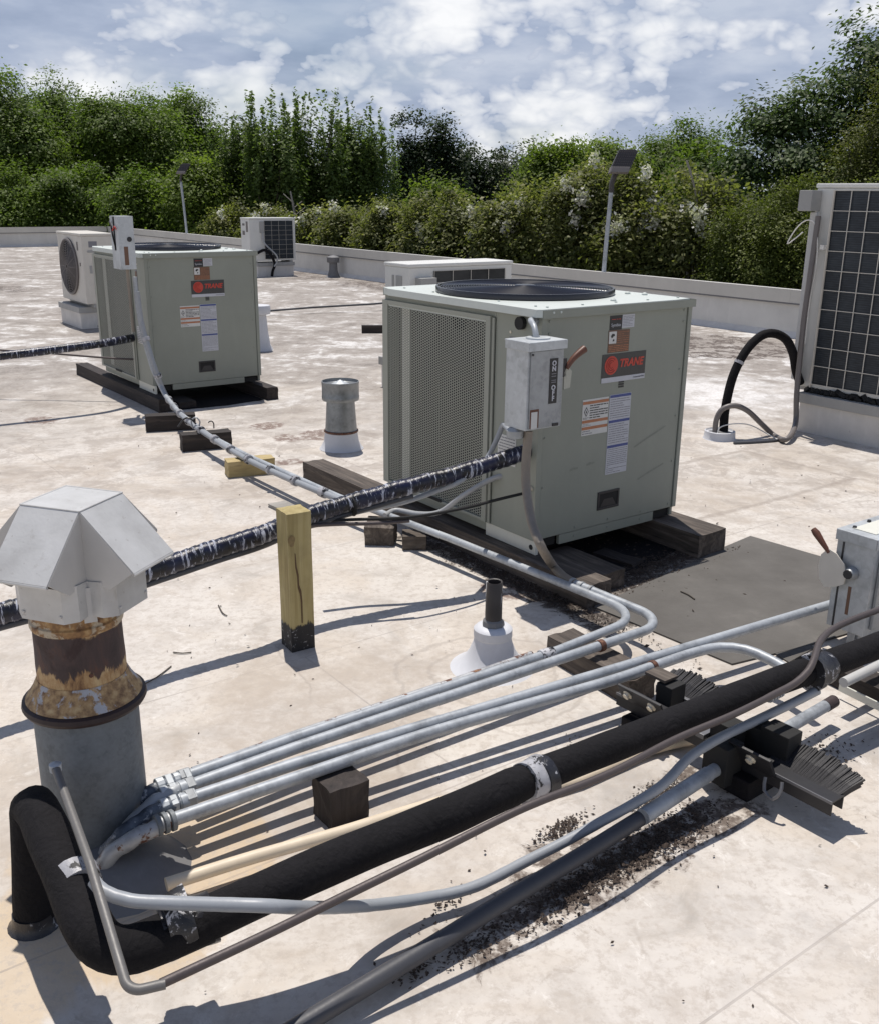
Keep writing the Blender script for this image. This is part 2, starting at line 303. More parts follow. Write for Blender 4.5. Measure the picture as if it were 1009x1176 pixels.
# ------------------------------------------------------------------ mesh helpers
class MB:
    def __init__(s): s.v = []; s.f = []; s.m = []
    def add(s, vs, fs, mi=0):
        o = len(s.v); s.v += [tuple(v) for v in vs]; s.f += [tuple(i+o for i in f) for f in fs]; s.m += [mi]*len(fs); return s
    def box(s, c, d, rot=None, mi=0, taper=1.0):
        R = rot if isinstance(rot, Matrix) else (Euler(rot).to_matrix() if rot else Matrix.Identity(3))
        c = Vector(c); x, y, z = (q/2 for q in d)
        vs = [c + R @ Vector(((sx*x)*(taper if sz > 0 else 1), (sy*y)*(taper if sz > 0 else 1), sz*z)) for sz in (-1, 1) for sy in (-1, 1) for sx in (-1, 1)]
        return s.add(vs, [(0, 2, 3, 1), (4, 5, 7, 6), (0, 1, 5, 4), (2, 6, 7, 3), (0, 4, 6, 2), (1, 3, 7, 5)], mi)
    def bb(s, x0, x1, y0, y1, z0, z1, mi=0): return s.box(((x0+x1)/2, (y0+y1)/2, (z0+z1)/2), (x1-x0, y1-y0, z1-z0), None, mi)
    def prism(s, poly, z0, z1, mi=0):
        n = len(poly); vs = [(p[0], p[1], z0) for p in poly] + [(p[0], p[1], z1) for p in poly]
        return s.add(vs, [tuple(range(n-1, -1, -1)), tuple(range(n, 2*n))] + [(i, (i+1) % n, n+(i+1) % n, n+i) for i in range(n)], mi)
    def tube(s, pts, r, seg=12, mi=0, caps=True, rf=None):
        pts = [Vector(p) for p in pts]; n = len(pts)
        T = [(pts[min(i+1, n-1)]-pts[max(i-1, 0)]).normalized() for i in range(n)]
        up = Vector((0, 0, 1)) if abs(T[0].z) < .9 else Vector((1, 0, 0))
        N = (up - T[0]*up.dot(T[0])).normalized(); vs = []; L = 0
        for i in range(n):
            if i: N = (N - T[i]*N.dot(T[i])).normalized(); L += (pts[i]-pts[i-1]).length
            B = T[i].cross(N); ri = r[i] if isinstance(r, (list, tuple)) else r
            for k in range(seg):
                a = 2*PI*k/seg; q = ri*(rf(L, a) if rf else 1.0)
                vs.append(pts[i] + N*(math.cos(a)*q) + B*(math.sin(a)*q))
        fs = [(i*seg+k, i*seg+(k+1) % seg, (i+1)*seg+(k+1) % seg, (i+1)*seg+k) for i in range(n-1) for k in range(seg)]
        if caps: fs += [tuple(range(seg-1, -1, -1)), tuple((n-1)*seg+k for k in range(seg))]
        return s.add(vs, fs, mi)
    def lathe(s, prof, c=(0, 0, 0), seg=32, mi=0, R=None):
        c = Vector(c); vs = []; fs = []; n = len(prof)
        for r, z in prof:
            for k in range(seg):
                a = 2*PI*k/seg; p = Vector((r*math.cos(a), r*math.sin(a), z)); vs.append(c + (R @ p if R else p))
        for i in range(n-1):
            for k in range(seg): fs.append((i*seg+k, i*seg+(k+1) % seg, (i+1)*seg+(k+1) % seg, (i+1)*seg+k))
        if prof[0][0] > 1e-4: fs.append(tuple(range(seg-1, -1, -1)))
        if prof[-1][0] > 1e-4: fs.append(tuple((n-1)*seg+k for k in range(seg)))
        return s.add(vs, fs, mi)
    def build(s, name, mats, parent=None, loc=(0, 0, 0), smooth=False, bevel=0, jitter=0):
        me = bpy.data.meshes.new(name); L = Vector(loc)
        me.from_pydata([tuple(Vector(v)-L) for v in s.v], [], s.f)
        mats = mats if isinstance(mats, (list, tuple)) else [mats]
        for m in mats: me.materials.append(M[m] if isinstance(m, str) else m)
        me.polygons.foreach_set('material_index', [min(i, len(mats)-1) for i in s.m])
        if bevel or jitter:
            bm = bmesh.new(); bm.from_mesh(me)
            if jitter:
                bmesh.ops.remove_doubles(bm, verts=bm.verts, dist=1e-5)
                bmesh.ops.subdivide_edges(bm, edges=bm.edges, cuts=3, use_grid_fill=True)
                for v in bm.verts: v.co += Vector((random.uniform(-1, 1), random.uniform(-1, 1), random.uniform(-1, 1)))*jitter
            if bevel:
                ed = [e for e in bm.edges if len(e.link_faces) == 2 and e.calc_face_angle(0) > .6]
                bmesh.ops.bevel(bm, geom=ed, offset=bevel, segments=2, profile=.6, affect='EDGES')
            bm.to_mesh(me); bm.free()
        me.validate()
        if smooth:
            me.polygons.foreach_set('use_smooth', [True]*len(me.polygons)); me.set_sharp_from_angle(angle=math.radians(40))
        o = bpy.data.objects.new(name, me); C.objects.link(o); o.location = L
        if parent: o.parent = parent
        return o

def tag(o, label=None, cat=None, group=None, kind=None):
    for k, v in (('label', label), ('category', cat), ('group', group), ('kind', kind)):
        if v: o[k] = v
    return o
def thing(name, label, cat, loc=(0, 0, 0), rotz=0, group=None):
    o = bpy.data.objects.new(name, None); C.objects.link(o); o.empty_display_size = .1
    o.location = loc; o.rotation_euler = (0, 0, rotz); return tag(o, label, cat, group)
def copy_tree(o, parent=None):
    c = o.copy(); C.objects.link(c)
    if parent: c.parent = parent
    for ch in [x for x in bpy.data.objects if x.parent == o]: copy_tree(ch, c)
    return c
def crv(pts, step=.02):                                   # smooth curve through points
    P_ = [Vector(p) for p in pts]; P_ = [P_[0]*2-P_[1]] + P_ + [P_[-1]*2-P_[-2]]; out = []
    for i in range(1, len(P_)-2):
        a, b, c, d = P_[i-1:i+3]; n = max(2, int((c-b).length/step))
        for k in range(n):
            t = k/n; out.append(.5*((2*b)+(c-a)*t+(2*a-5*b+4*c-d)*t*t+(3*b-a-3*c+d)*t**3))
    out.append(P_[-2]); return out
def fil(pts, R, n=10):                                    # straight runs with rounded bends
    P_ = [Vector(p) for p in pts]; out = [P_[0]]
    for i in range(1, len(P_)-1):
        a, b, c = P_[i-1:i+2]; u = (a-b); w = (c-b); lu, lw = u.length, w.length; u.normalize(); w.normalize()
        ang = u.angle(w)
        if ang > PI-.02: out.append(b); continue
        d = min(R/math.tan(ang/2), lu*.48, lw*.48); r = d*math.tan(ang/2)
        bis = (u+w).normalized(); ce = b + bis*(r/math.sin(ang/2)); p0 = b+u*d-ce; p1 = b+w*d-ce; tot = p0.angle(p1)
        for k in range(n+1):
            t = k/n; out.append(ce + (p0*math.sin((1-t)*tot)+p1*math.sin(t*tot))/math.sin(tot))
    out.append(P_[-1]); return out
def dens(pts, step=.03):
    out = []
    for a, b in zip(pts[:-1], pts[1:]):
        a, b = Vector(a), Vector(b); n = max(1, int((b-a).length/step))
        out += [a+(b-a)*(k/n) for k in range(n)]
    return out+[Vector(pts[-1])]
def pipe(name, pts, r, mat, label, cat, parent=None, group=None, seg=14, rf=None):
    o = MB().tube(pts, r, seg, rf=rf).build(name, mat, parent, Vector(pts[0]) if not parent else (0, 0, 0), smooth=True)
    if label: tag(o, label, cat, group)
    return o
def band(name, p, d, r, w, mat, parent=None, loc=(0, 0, 0), n=1, rf=None):   # short sleeve round a pipe
    p = Vector(p); d = Vector(d).normalized(); k = max(2, int(w/.006))
    return MB().tube([p+d*(w*(i/k-.5)) for i in range(k+1)], r, 14, rf=rf).build(name, mat, parent, loc, smooth=True)
def text(s_, name, size, mat, parent, loc, rot, ext=.0008, shear=0, bold=0, sx=1.0, align='CENTER'):
    cu = bpy.data.curves.new('t', 'FONT'); cu.body = s_; cu.size = size; cu.extrude = ext; cu.shear = shear; cu.offset = bold
    cu.align_x = align; cu.align_y = 'CENTER'; cu.resolution_u = 3; cu.space_line = .8
    tmp = bpy.data.objects.new('t', cu); C.objects.link(tmp); bpy.context.view_layer.update()
    me = bpy.data.meshes.new_from_object(tmp.evaluated_get(bpy.context.evaluated_depsgraph_get()))
    bpy.data.objects.remove(tmp); bpy.data.curves.remove(cu)
    me.materials.clear(); me.materials.append(M[mat]); o = bpy.data.objects.new(name, me); C.objects.link(o)
    o.location = loc; o.rotation_euler = rot; o.scale = (sx, 1, 1); o.parent = parent; return o

# ------------------------------------------------------------------ camera, light, sky
cam = bpy.data.objects.new('camera', bpy.data.cameras.new('camera')); C.objects.link(cam); scn.camera = cam
cam.location = (0, 0, 1.6); PITCH, ROLL = .3096, -.011
cam.matrix_world = Matrix.Translation((0, 0, 1.6)) @ Matrix.Rotation(PI/2-PITCH, 4, 'X') @ Matrix.Rotation(.011, 4, 'Z')
cam.data.sensor_fit = 'VERTICAL'; cam.data.sensor_height = 24; cam.data.lens = 24*1139.2/1176
cam.data.clip_start = .05; cam.data.clip_end = 3000
SUN = Vector((-.07, .29, 1)).normalized()
sl = bpy.data.lights.new('sun', 'SUN'); sl.energy = 4.55; sl.angle = math.radians(.53); sl.color = (1, .94, .865)
so = bpy.data.objects.new('sun', sl); C.objects.link(so); so.rotation_euler = SUN.to_track_quat('Z', 'Y').to_euler(); so.location = (0, 0, 30)
scn.view_settings.view_transform = 'Standard'; scn.view_settings.look = 'None'; scn.view_settings.exposure = 0.0; scn.view_settings.gamma = 1
scn.render.engine = 'CYCLES'; scn.cycles.max_bounces = 8; scn.cycles.transparent_max_bounces = 8
world = bpy.data.worlds.new('World'); scn.world = world; world.use_nodes = True
wt = world.node_tree; wt.nodes.clear()
def wn(typ, **k):
    x = wt.nodes.new(typ)
    for a, v in k.items(): setattr(x, a, v)
    return x
wo = wn('ShaderNodeOutputWorld'); bg = wn('ShaderNodeBackground'); wt.links.new(bg.outputs[0], wo.inputs[0]); bg.inputs[1].default_value = .10
sky = wn('ShaderNodeTexSky', sky_type='NISHITA', sun_disc=False)
sky.sun_elevation = math.asin(SUN.z); sky.sun_rotation = math.atan2(SUN.x, SUN.y); sky.air_density = 1.2; sky.dust_density = .6
tc = wn('ShaderNodeTexCoord')
def wnoise(vec, sc, det, ro, dis=0):
    x = wn('ShaderNodeTexNoise'); wt.links.new(vec, x.inputs['Vector'])
    for k, v in (('Scale', sc), ('Detail', det), ('Roughness', ro), ('Distortion', dis)): x.inputs[k].default_value = v
    return x.outputs['Fac']
def wmap(vec, sc, loc=(0, 0, 0)):
    x = wn('ShaderNodeMapping'); wt.links.new(vec, x.inputs[0]); x.inputs['Scale'].default_value = sc; x.inputs['Location'].default_value = loc; return x.outputs[0]
def wramp(f, stops):
    x = wn('ShaderNodeValToRGB'); wt.links.new(f, x.inputs[0])
    while len(x.color_ramp.elements) < len(stops): x.color_ramp.elements.new(.5)
    for e, (p, c) in zip(x.color_ramp.elements, stops): e.position = p; e.color = (c, c, c, 1) if isinstance(c, (int, float)) else (*c, 1)
    return x.outputs[0]
def wmath(op, a, b):
    x = wn('ShaderNodeMath', operation=op)
    for i, v in enumerate((a, b)):
        if isinstance(v, (int, float)): x.inputs[i].default_value = v
        else: wt.links.new(v, x.inputs[i])
    return x.outputs[0]
def wmix(f, a, b, blend='MIX'):
    x = wn('ShaderNodeMix', data_type='RGBA', blend_type=blend)
    for sck, v in ((x.inputs[0], f), (x.inputs[6], a), (x.inputs[7], b)):
        if isinstance(v, (int, float)): sck.default_value = v
        elif isinstance(v, tuple): sck.default_value = (*v, 1)
        else: wt.links.new(v, sck)
    return x.outputs[2]
g = tc.outputs['Generated']
va = wmap(g, (1, 1, 1.75), (5.5, 2.2, .8))
def billow(sc, off): return wmath('MULTIPLY', wmath('ABSOLUTE', wmath('SUBTRACT', wnoise(wmap(va, (1, 1, 1), off), sc, 1, .5, .3), .5), 0), 4.0)
base = wnoise(va, 4.6, 5, .5); hi = wnoise(va, 60, 4, .65)
puffs = wmath('ADD', wmath('ADD', wmath('MULTIPLY', billow(13, (0, 0, 0)), .42), wmath('MULTIPLY', billow(29, (3, 1, 0)), .28)), wmath('ADD', wmath('MULTIPLY', billow(64, (1, 4, 2)), .13), wmath('MULTIPLY', wmath('SUBTRACT', hi, .5), .30)))
body = wmath('ADD', wmath('MULTIPLY', wmath('SUBTRACT', base, .462), 3.2), puffs)
cover = wramp(wnoise(wmap(g, (1, 1, 2.6), (7, 2, 1)), 3.0, 4, .6), [(.30, .55), (.50, 1.0)])
grey = wramp(wnoise(wmap(g, (1, 1, 3.2), (1, 5, 2)), 7, 6, .55), [(.34, (3.0, 3.65, 5.1)), (.5, (4.2, 4.85, 6.3)), (.66, (5.9, 6.4, 7.5))])
puff = wramp(body, [(.20, (5.3, 5.8, 7.0)), (.42, (7.4, 7.7, 8.4)), (.62, (9.1, 9.2, 9.5)), (.88, (10.2, 10.2, 10.3))])
ccol = wmix(wramp(body, [(.17, 0.0), (.205, .8), (.30, 1.0)]), grey, puff)
skyc = wmix(1.0, sky.outputs[0], (.60, .64, .75), 'MULTIPLY')
sepn = wn('ShaderNodeSeparateXYZ'); wt.links.new(g, sepn.inputs[0])
high = wramp(sepn.outputs[2], [(.22, 1.0), (.5, .12)])             # clouds kept low; cover thinned overhead, out of view, to lower the shadow fill
wt.links.new(wmix(wmath('MULTIPLY', wmath('MULTIPLY', cover, .93), high), skyc, ccol), bg.inputs[0])
# ------------------------------------------------------------------ the setting: roof, ground, parapets
CORNER = Vector((-10.3, 31.8, 0))
def roofpt(a, b, z=0): q = CORNER - E1*a - E2*b; return (q.x, q.y, z)      # a along the far wall, b along the right wall
ro = MB(); vs = [roofpt(a, b, z) for z in (-4, 0) for a, b in ((0, 0), (45, 0), (45, 60), (0, 60))]
ro.add(vs, [(0, 1, 2, 3), (7, 6, 5, 4), (0, 4, 5, 1), (1, 5, 6, 2), (2, 6, 7, 3), (3, 7, 4, 0)])
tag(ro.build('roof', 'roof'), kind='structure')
g_ = MB(); g_.add([(-900, -900, -4.01), (900, -900, -4.01), (900, 1500, -4.01), (-900, 1500, -4.01)], [(0, 1, 2, 3)])
tag(g_.build('ground', 'grass'), kind='structure')

M['coping_sunlit'] = painted('coping_sunlit', (.80, .79, .76), .4, .3, 1.7)  # coping colour lightened on top to stand in for sun
def parapet(label, p, d, length, inward):
    rz = math.atan2(d.y, d.x); t = thing('parapet_wall', label, 'parapet', tuple(p), rz)
    s = inward                                                      # +1: the roof lies on local +y
    w = MB(); w.bb(0, length, min(0, -s*.3), max(0, -s*.3), 0, .44); w.build('wall', 'parapet_white', t)
    cv = MB(); cv.add([(0, 0, 0), (0, s*.055, 0), (0, 0, .07), (length, 0, 0), (length, s*.055, 0), (length, 0, .07)], [(0, 1, 2), (5, 4, 3), (1, 4, 5, 2)])
    cv.build('cant_strip', 'curb', t)
    x = 0; k = 0
    while x < length:                                               # sheet metal coping in lengths, each lap a little proud
        L = min(3.05, length-x); q = MB(); o = .002*(k % 2)
        a, b = (-.34-o, .035+o); ys = sorted((a*s, b*s))
        q.add([(x, ys[0], .41), (x, ys[1], .41), (x, ys[1], .535+o), (x, ys[0], .565+o), (x+L+.03, ys[0], .41), (x+L+.03, ys[1], .41), (x+L+.03, ys[1], .535+o), (x+L+.03, ys[0], .565+o)],
              [(0, 3, 2, 1), (4, 5, 6, 7), (0, 1, 5, 4), (1, 2, 6, 5), (2, 3, 7, 6), (3, 0, 4, 7)])
        q.m = [0, 0, 0, 0, 1, 0]; q.build('coping', ['coping', 'coping_sunlit'], t); x += L; k += 1
    b = MB(); ys = sorted((s*.001, s*.038)); b.bb(0, length, ys[0], ys[1], .392, .4095); b.build('shadow_strip', 'sealant', t)  # dark strip drawn as the shadow line below the coping

    return t
parapet('long white parapet with beige metal coping along the right side of the roof', CORNER, -E2, 48, -1)
parapet('white parapet across the far end of the roof behind the left wall unit', CORNER - E1*40, E1, 39.9, -1)

# ------------------------------------------------------------------ the two grey-green condensing units
UW, UD = .92, 1.163
M['guard_lit_paint'] = painted('guard_lit_paint', (.30, .312, .268), .48, .2, 3)  # unit paint lightened to hold the light bounced off the roof
def condensing_unit():
    t = thing('condensing_unit', 'x', 'condensing unit', (.4104, 4.0725, 0), YAW)
    z0, z1 = .165, 1.128
    b = MB()
    b.bb(.028, UW-.028, .01, .03, z0, z1)                            # front panel
    b.bb(0, .026, .004, .30, z0, z1); b.bb(.026, .0285, .012, .02, z0, z1)
    b.bb(UW-.026, UW, .004, .09, z0, z1); b.bb(UW-.02, UW-.003, .09, UD-.05, z0, z1)
    b.bb(.02, UW-.02, UD-.02, UD, z0, z1); b.bb(0, .03, UD-.045, UD, z0, z1)
    b.bb(.03, UW-.02, .03, UD-.02, z0, z0+.012)
    b.bb(0, .02, .30, UD-.045, 1.10, z1); b.bb(0, .02, .30, UD-.045, z0, z0+.02)
    b.build('cabinet', 'unit_paint', t, bevel=.003)
    r = MB(); r.bb(.16, .77, .012, .03, .118, z0-.002); r.build('base_rail', 'unit_paint', t, bevel=.002)
    r = MB(); r.bb(.010, .026, 0.0, .345, .10, z0-.002); r.build('base_rail', 'rail_pale', t, bevel=.002)
    r = MB(); r.bb(.012, .026, .346, UD, .12, z0-.002); r.build('base_rail', 'unit_paint', t, bevel=.002)
    r = MB(); r.bb(UW-.024, UW-.006, .02, UD, .12, z0-.002); r.build('base_rail', 'unit_paint', t, bevel=.002)
    for x in (.03, .78):
        r = MB(); r.bb(x, x+.12, .03, .12, .118, z0-.01); r.build('foot', 'black_gap', t)
    hr = MB(); hr.lathe([(.012, 0), (.012, .004)], (.0085, .03, .13), 14, 0, Matrix.Rotation(PI/2, 3, 'Y')); hr.build('rail_hole', 'black_gap', t)
    # lid with round opening
    li = MB(); n = 48; cx, cy, R = .432, .615, .405; zt = 1.162; ov = .006
    ring = [(cx+R*math.cos(2*PI*k/n), cy+R*math.sin(2*PI*k/n)) for k in range(n)]
    def edge(a):
        c_, s_ = math.cos(a), math.sin(a); kx = ((UW/2+ov)/abs(c_)) if abs(c_) > 1e-6 else 1e9
        ky = (((UD-cy+ov) if s_ > 0 else (cy+ov))/abs(s_)) if abs(s_) > 1e-6 else 1e9
        k_ = min(kx, ky); return (cx+c_*k_, cy+s_*k_)
    angs = sorted({2*PI*k/n for k in range(n)} | {math.atan2(yy-cy, xx_-cx) % (2*PI) for xx_ in (-ov, UW+ov) for yy in (-ov, UD+ov)})
    vi = [(cx+R*math.cos(a), cy+R*math.sin(a)) for a in angs]; vo = [edge(a) for a in angs]; N_ = len(angs)
    vs = [(x, y, zt) for x, y in vi] + [(x, y, zt) for x, y in vo] + [(x, y, 1.130) for x, y in vo] + [(x, y, 1.130) for x, y in vi]
    fs = []
    for i in range(N_):
        j = (i+1) % N_; fs += [(i, N_+i, N_+j, j), (N_+i, 2*N_+i, 2*N_+j, N_+j), (i, j, 3*N_+j, 3*N_+i), (2*N_+i, 3*N_+i, 3*N_+j, 2*N_+j)]
    li.add(vs, fs)
    for k in range(5):
        li.lathe([(.006, 0), (.006, .005), (0, .006)], (.06+.2*k, .045, zt), 8); li.lathe([(.006, 0), (.006, .005), (0, .006)], (.045, .1+.24*k, zt), 8)
    for x, y in ((.5, .10), (.80, .30), (.83, .22), (.1, .75)): li.lathe([(.014, 0), (.013, .006), (.006, .012), (0, .013)], (x, y, zt), 10)
    for x in (.05, .09): li.lathe([(.006, 0), (.005, .004), (0, .005)], (x, -ov, 1.147), 8, 0, Matrix.Rotation(PI/2, 3, 'X'))
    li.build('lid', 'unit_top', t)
    sk = MB()                                                        # drip edge of the lid, in cabinet paint
    sk.bb(-ov-.001, UW+ov+.001, -ov-.002, -ov-.0005, 1.124, 1.158); sk.bb(-ov-.002, -ov-.0005, -ov, UD+ov, 1.124, 1.158)
    sk.bb(UW+ov+.0005, UW+ov+.002, -ov, UD+ov, 1.124, 1.158)
    for y in (.03, .07, .12, .2, .36, .55, .8, 1.0, 1.13): sk.lathe([(.006, 0), (.005, .003), (0, .004)], (-ov-.002, y, 1.142), 8, 0, Matrix.Rotation(-PI/2, 3, 'Y'))
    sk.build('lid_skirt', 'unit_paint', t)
    # fan deck
    fr = MB(); fr.lathe([(.36, -.16), (.395, -.02), (.404, .0), (.421, .001), (.424, .004), (.424, .024), (.421, .028), (.412, .028), (.409, .022), (.402, .0), (.36, -.05)], (cx, cy, zt), 64)
    fr.build('fan_ring', 'fan_guard', t, smooth=True)
    fd = MB(); fd.lathe([(.0, -.15), (.39, -.15), (.395, -.02)], (cx, cy, zt), 40); fd.build('fan_shroud', 'fan_recess', t, smooth=True)
    bl = MB()
    for k in range(4):
        a = k*PI/2+.4; bl.add([(cx+math.cos(a+q)*rr, cy+math.sin(a+q)*rr, zt-.07+h) for q, rr, h in ((-.25, .08, -.02), (-.28, .36, -.03), (.30, .36, .02), (.2, .08, .015))], [(0, 1, 2, 3)])
    bl.lathe([(.09, -.10), (.09, -.05), (.03, -.04), (0, -.04)], (cx, cy, zt), 20); bl.build('fan_blade', 'dark_plastic', t)
    fg = MB()
    for k in range(30):
        rr = .05+k*.0122; pts = [(cx+rr*math.cos(2*PI*i/44), cy+rr*math.sin(2*PI*i/44), zt+.032-.012*(rr/.42)**2) for i in range(45)]
        fg.tube(pts, .0019, 4, caps=False)
    for k in range(12):
        a = 2*PI*k/12+.1; fg.tube([(cx+rr*math.cos(a), cy+rr*math.sin(a), zt+.029-.012*(rr/.42)**2) for rr in (.03, .12, .2, .28, .35, .412)], .0026, 5)
    fg.lathe([(.05, .031), (.045, .035), (0, .036)], (cx, cy, zt), 20); fg.build('fan_guard', 'fan_guard', t, smooth=True)
    # coil behind perforated guard on the left side
    co = MB(); co.bb(.045, .06, .31, UD-.05, .19, 1.09); co.build('coil', 'coil', t)
    cs = MB(); cs.bb(.030, .034, .99, 1.06, .19, 1.09); cs.build('coil_header', 'rail_pale', t)
    gr = MB(); y0, y1, za, zb_ = .352, 1.115, .185, 1.083; nx, nz = 50, 72; dx, dz = (y1-y0)/nx, (zb_-za)/nz
    for i in range(nx):
        for j in range(nz):
            ya = y0+i*dx; zc = za+j*dz + (dz/2 if i % 2 else 0)
            hx, hz = dx*.42, dz*.40; a0 = (-.0215, ya, zc); o = len(gr.v)
            gr.v += [(-.012, ya, zc), (-.012, ya+dx, zc), (-.012, ya+dx, zc+dz), (-.012, ya, zc+dz),
                     (-.012, ya+dx/2-hx, zc+dz*.3), (-.012, ya+dx/2, zc+dz/2-hz), (-.012, ya+dx/2+hx, zc+dz*.3), (-.012, ya+dx/2+hx, zc+dz*.7), (-.012, ya+dx/2, zc+dz/2+hz), (-.012, ya+dx/2-hx, zc+dz*.7)]
            fs = [(0, 5, 6, 1), (0, 4, 5), (1, 6, 7, 2), (2, 8, 9, 3), (2, 7, 8), (3, 9, 4, 0)]
            gr.f += [tuple(q+o for q in f) for f in fs]; gr.m += [0]*len(fs)
    gr.build('coil_guard', 'guard_lit_paint', t)
    gf = MB(); 
    gf.bb(-.018, 0, .318, .351, .172, 1.105); gf.bb(-.018, 0, 1.116, UD, .172, 1.105)
    gf.bb(-.0175, -.001, .351, 1.116, 1.084, 1.1045); gf.bb(-.0175, -.001, .351, 1.116, .1725, .186)
    gf.bb(-.010, -.002, .2995, .316, .168, 1.10)
    gf.build('guard_frame', 'guard_lit_paint', t, bevel=.002)
    gl = MB(); gl.bb(-.012, -.0105, .352, 1.115, 1.076, 1.084); gl.build('guard_lip', 'unit_top', t)
    gs = MB(); gs.prism([(0, 0), (.14, 0), (.15, .008), (.14, .016), (0, .016), (-.01, .008)], 0, .001)
    o = gs.build('hand_slot', 'black_gap', t); o.location = (-.019, .66, .128+.05); o.rotation_euler = (PI/2, 0, PI/2)
    # decals on the front panel (y = .01)
    def dec(name, x0, x1, z0_, z1_, mat, d=.0016, par=None): q = MB(); q.bb(x0, x1, .01-d, .0098, z0_, z1_); return q.build(name, mat, par or t)
    def lines(x0, x1, z0_, z1_, n_, mat, par, d=.0024, h=.32):
        q = MB(); s_ = (z1_-z0_)/n_; rr = random.Random(int((x0+z0_)*1e4))
        for k in range(n_):
            zc = z1_-(k+.5)*s_; x = x0
            while x < x1-.006:
                L = rr.uniform(.008, .03); e = min(x1, x+L); q.bb(x, e, .01-d, .0095-.0016, zc-s_*h/2, zc+s_*h/2); x = e+rr.uniform(.002, .004)
                if rr.random() < .06: break
        return q.build('text_lines', mat, par)
    lw = dec('warning_label', .258, .416, .600, .760, 'decal_pale')
    for z_ in (.745, .662, .632): q = MB(); q.bb(.259, .415, .0075, .0083, z_-.0065, z_+.0065); q.build('stripe', 'decal_orange', lw)
    q = MB(); q.add([(.281, .0076, .728), (.295, .0076, .706), (.281, .0076, .684), (.267, .0076, .706)], [(0, 1, 2, 3)]); q.build('hazard_mark', 'decal_black', lw)
    q = MB(); q.add([(.281, .0072, .722), (.291, .0072, .706), (.281, .0072, .690), (.271, .0072, .706)], [(0, 1, 2, 3)]); q.build('hazard_mark', 'decal_pale', lw)
    q = MB(); q.add([(.281, .0068, .714), (.285, .0068, .704), (.281, .0068, .698), (.277, .0068, .704)], [(0, 1, 2, 3)]); q.build('hazard_mark', 'decal_black', lw)
    lines(.302, .412, .672, .736, 6, 'decal_black', lw, h=.4); lines(.262, .296, .672, .682, 2, 'decal_black', lw); lines(.262, .412, .641, .654, 2, 'decal_grey_text', lw); lines(.262, .412, .603, .624, 2, 'decal_grey_text', lw)
    li_ = dec('instruction_label', .422, .557, .399, .765, 'decal_white', .0018)
    for z_ in (.757, .643, .528): q = MB(); q.bb(.424, .555, .0073, .0081, z_-.006, z_+.006); q.build('stripe', 'decal_blue', li_)
    for a_, b_, n_ in ((.655, .748, 9), (.540, .634, 9), (.403, .519, 13)): lines(.428, .552, a_, b_, n_, 'decal_grey_text', li_, .0026, .26)
    kb = dec('controls_label', .394, .468, 1.050, 1.112, 'decal_black'); text('Symbio', 'lettering', .020, 'decal_white', kb, (.431, .0078, 1.071), (PI/2, 0, 0)); lines(.404, .458, 1.092, 1.1, 1, 'decal_red', kb)
    wl = dec('serial_label', .4695, .545, 1.056, 1.113, 'decal_white', .0018); lines(.474, .541, 1.061, 1.108, 7, 'decal_grey_text', wl, .0026, .25)
    bl_ = dec('notice_label', .390, .520, .952, 1.049, 'decal_brown'); lines(.394, .516, .955, .985, 4, 'decal_orange', bl_, h=.4); lines(.445, .516, .99, 1.044, 6, 'decal_orange', bl_, .0024, .2)
    q = MB(); q.bb(.393, .438, .0072, .0083, .992, 1.044); pic = q.build('pictogram', 'decal_pale', bl_)
    bm_ = MB(); bm_.prism([(-.012, .004), (-.004, .014), (.010, .012), (.012, .004), (.004, .002), (-.002, -.004), (-.008, -.004)], 0, .0006); bm_.prism([(0, -.02), (.009, -.018), (.010, -.011), (.002, -.010)], 0, .0006)
    o = bm_.build('mark', 'decal_black', bl_); o.location = (.415, .0071, 1.021); o.rotation_euler = (PI/2, 0, 0)
    mp = dec('maker_plate', .361, .634, .822, .947, 'decal_plate', .002)
    q = MB(); q.bb(.3612, .6338, .0074, .0081, .8222, .844); q.build('plate_strip', 'decal_white', mp); text('Commercial HVAC', 'lettering', .009, 'decal_grey_text', mp, (.595, .0068, .833), (PI/2, 0, 0))
    q = MB(); q.lathe([(.041, 0), (.041, .0012), (0, .0012)], (.417, .008, .897), 32, 0, Matrix.Rotation(PI/2, 3, 'X')); em = q.build('emblem', 'decal_red', mp)
    q = MB()
    for rr in (.012, .022, .032): q.tube([(.417+rr*math.cos(a)*.92, .0064, .897+rr*math.sin(a)) for a in [2*PI*i/24 for i in range(5 if rr < .02 else 3, 22)]], .0016, 4)
    q.build('emblem', 'decal_red_dark', mp)
    text('TRANE', 'lettering', .048, 'decal_red', mp, (.540, .0074, .901), (PI/2, 0, 0), .0008, .22, .0018, .98)
    lg = MB()
    for k in range(3): lg.bb(.472, .504, .0078, .0098, .793+k*.011, .801+k*.011)
    lg.build('small_badge', 'decal_black', t)
    R9 = Matrix.Rotation(PI/2, 3, 'X'); pos_ = [(x_, .0098, z_) for z_ in (.185, .40, .62, .84, 1.06, 1.11) for x_ in (.045, UW-.05)] + [(x_, .0098, .183) for x_ in (.25, .46, .68)] + [(x_, .0118, .142) for x_ in (.25, .46, .68)]
    s0 = MB().lathe([(.0055, 0), (.0048, .003), (0, .0035)], (0, 0, 0), 8, 0, R9).build('screw', 'unit_paint', t); s0.location = pos_[0]
    for p_ in pos_[1:]: s_ = s0.copy(); C.objects.link(s_); s_.location = p_
    # lift pocket
    pk = MB(); a0, a1, b0, b1 = .384, .522, .236, .323
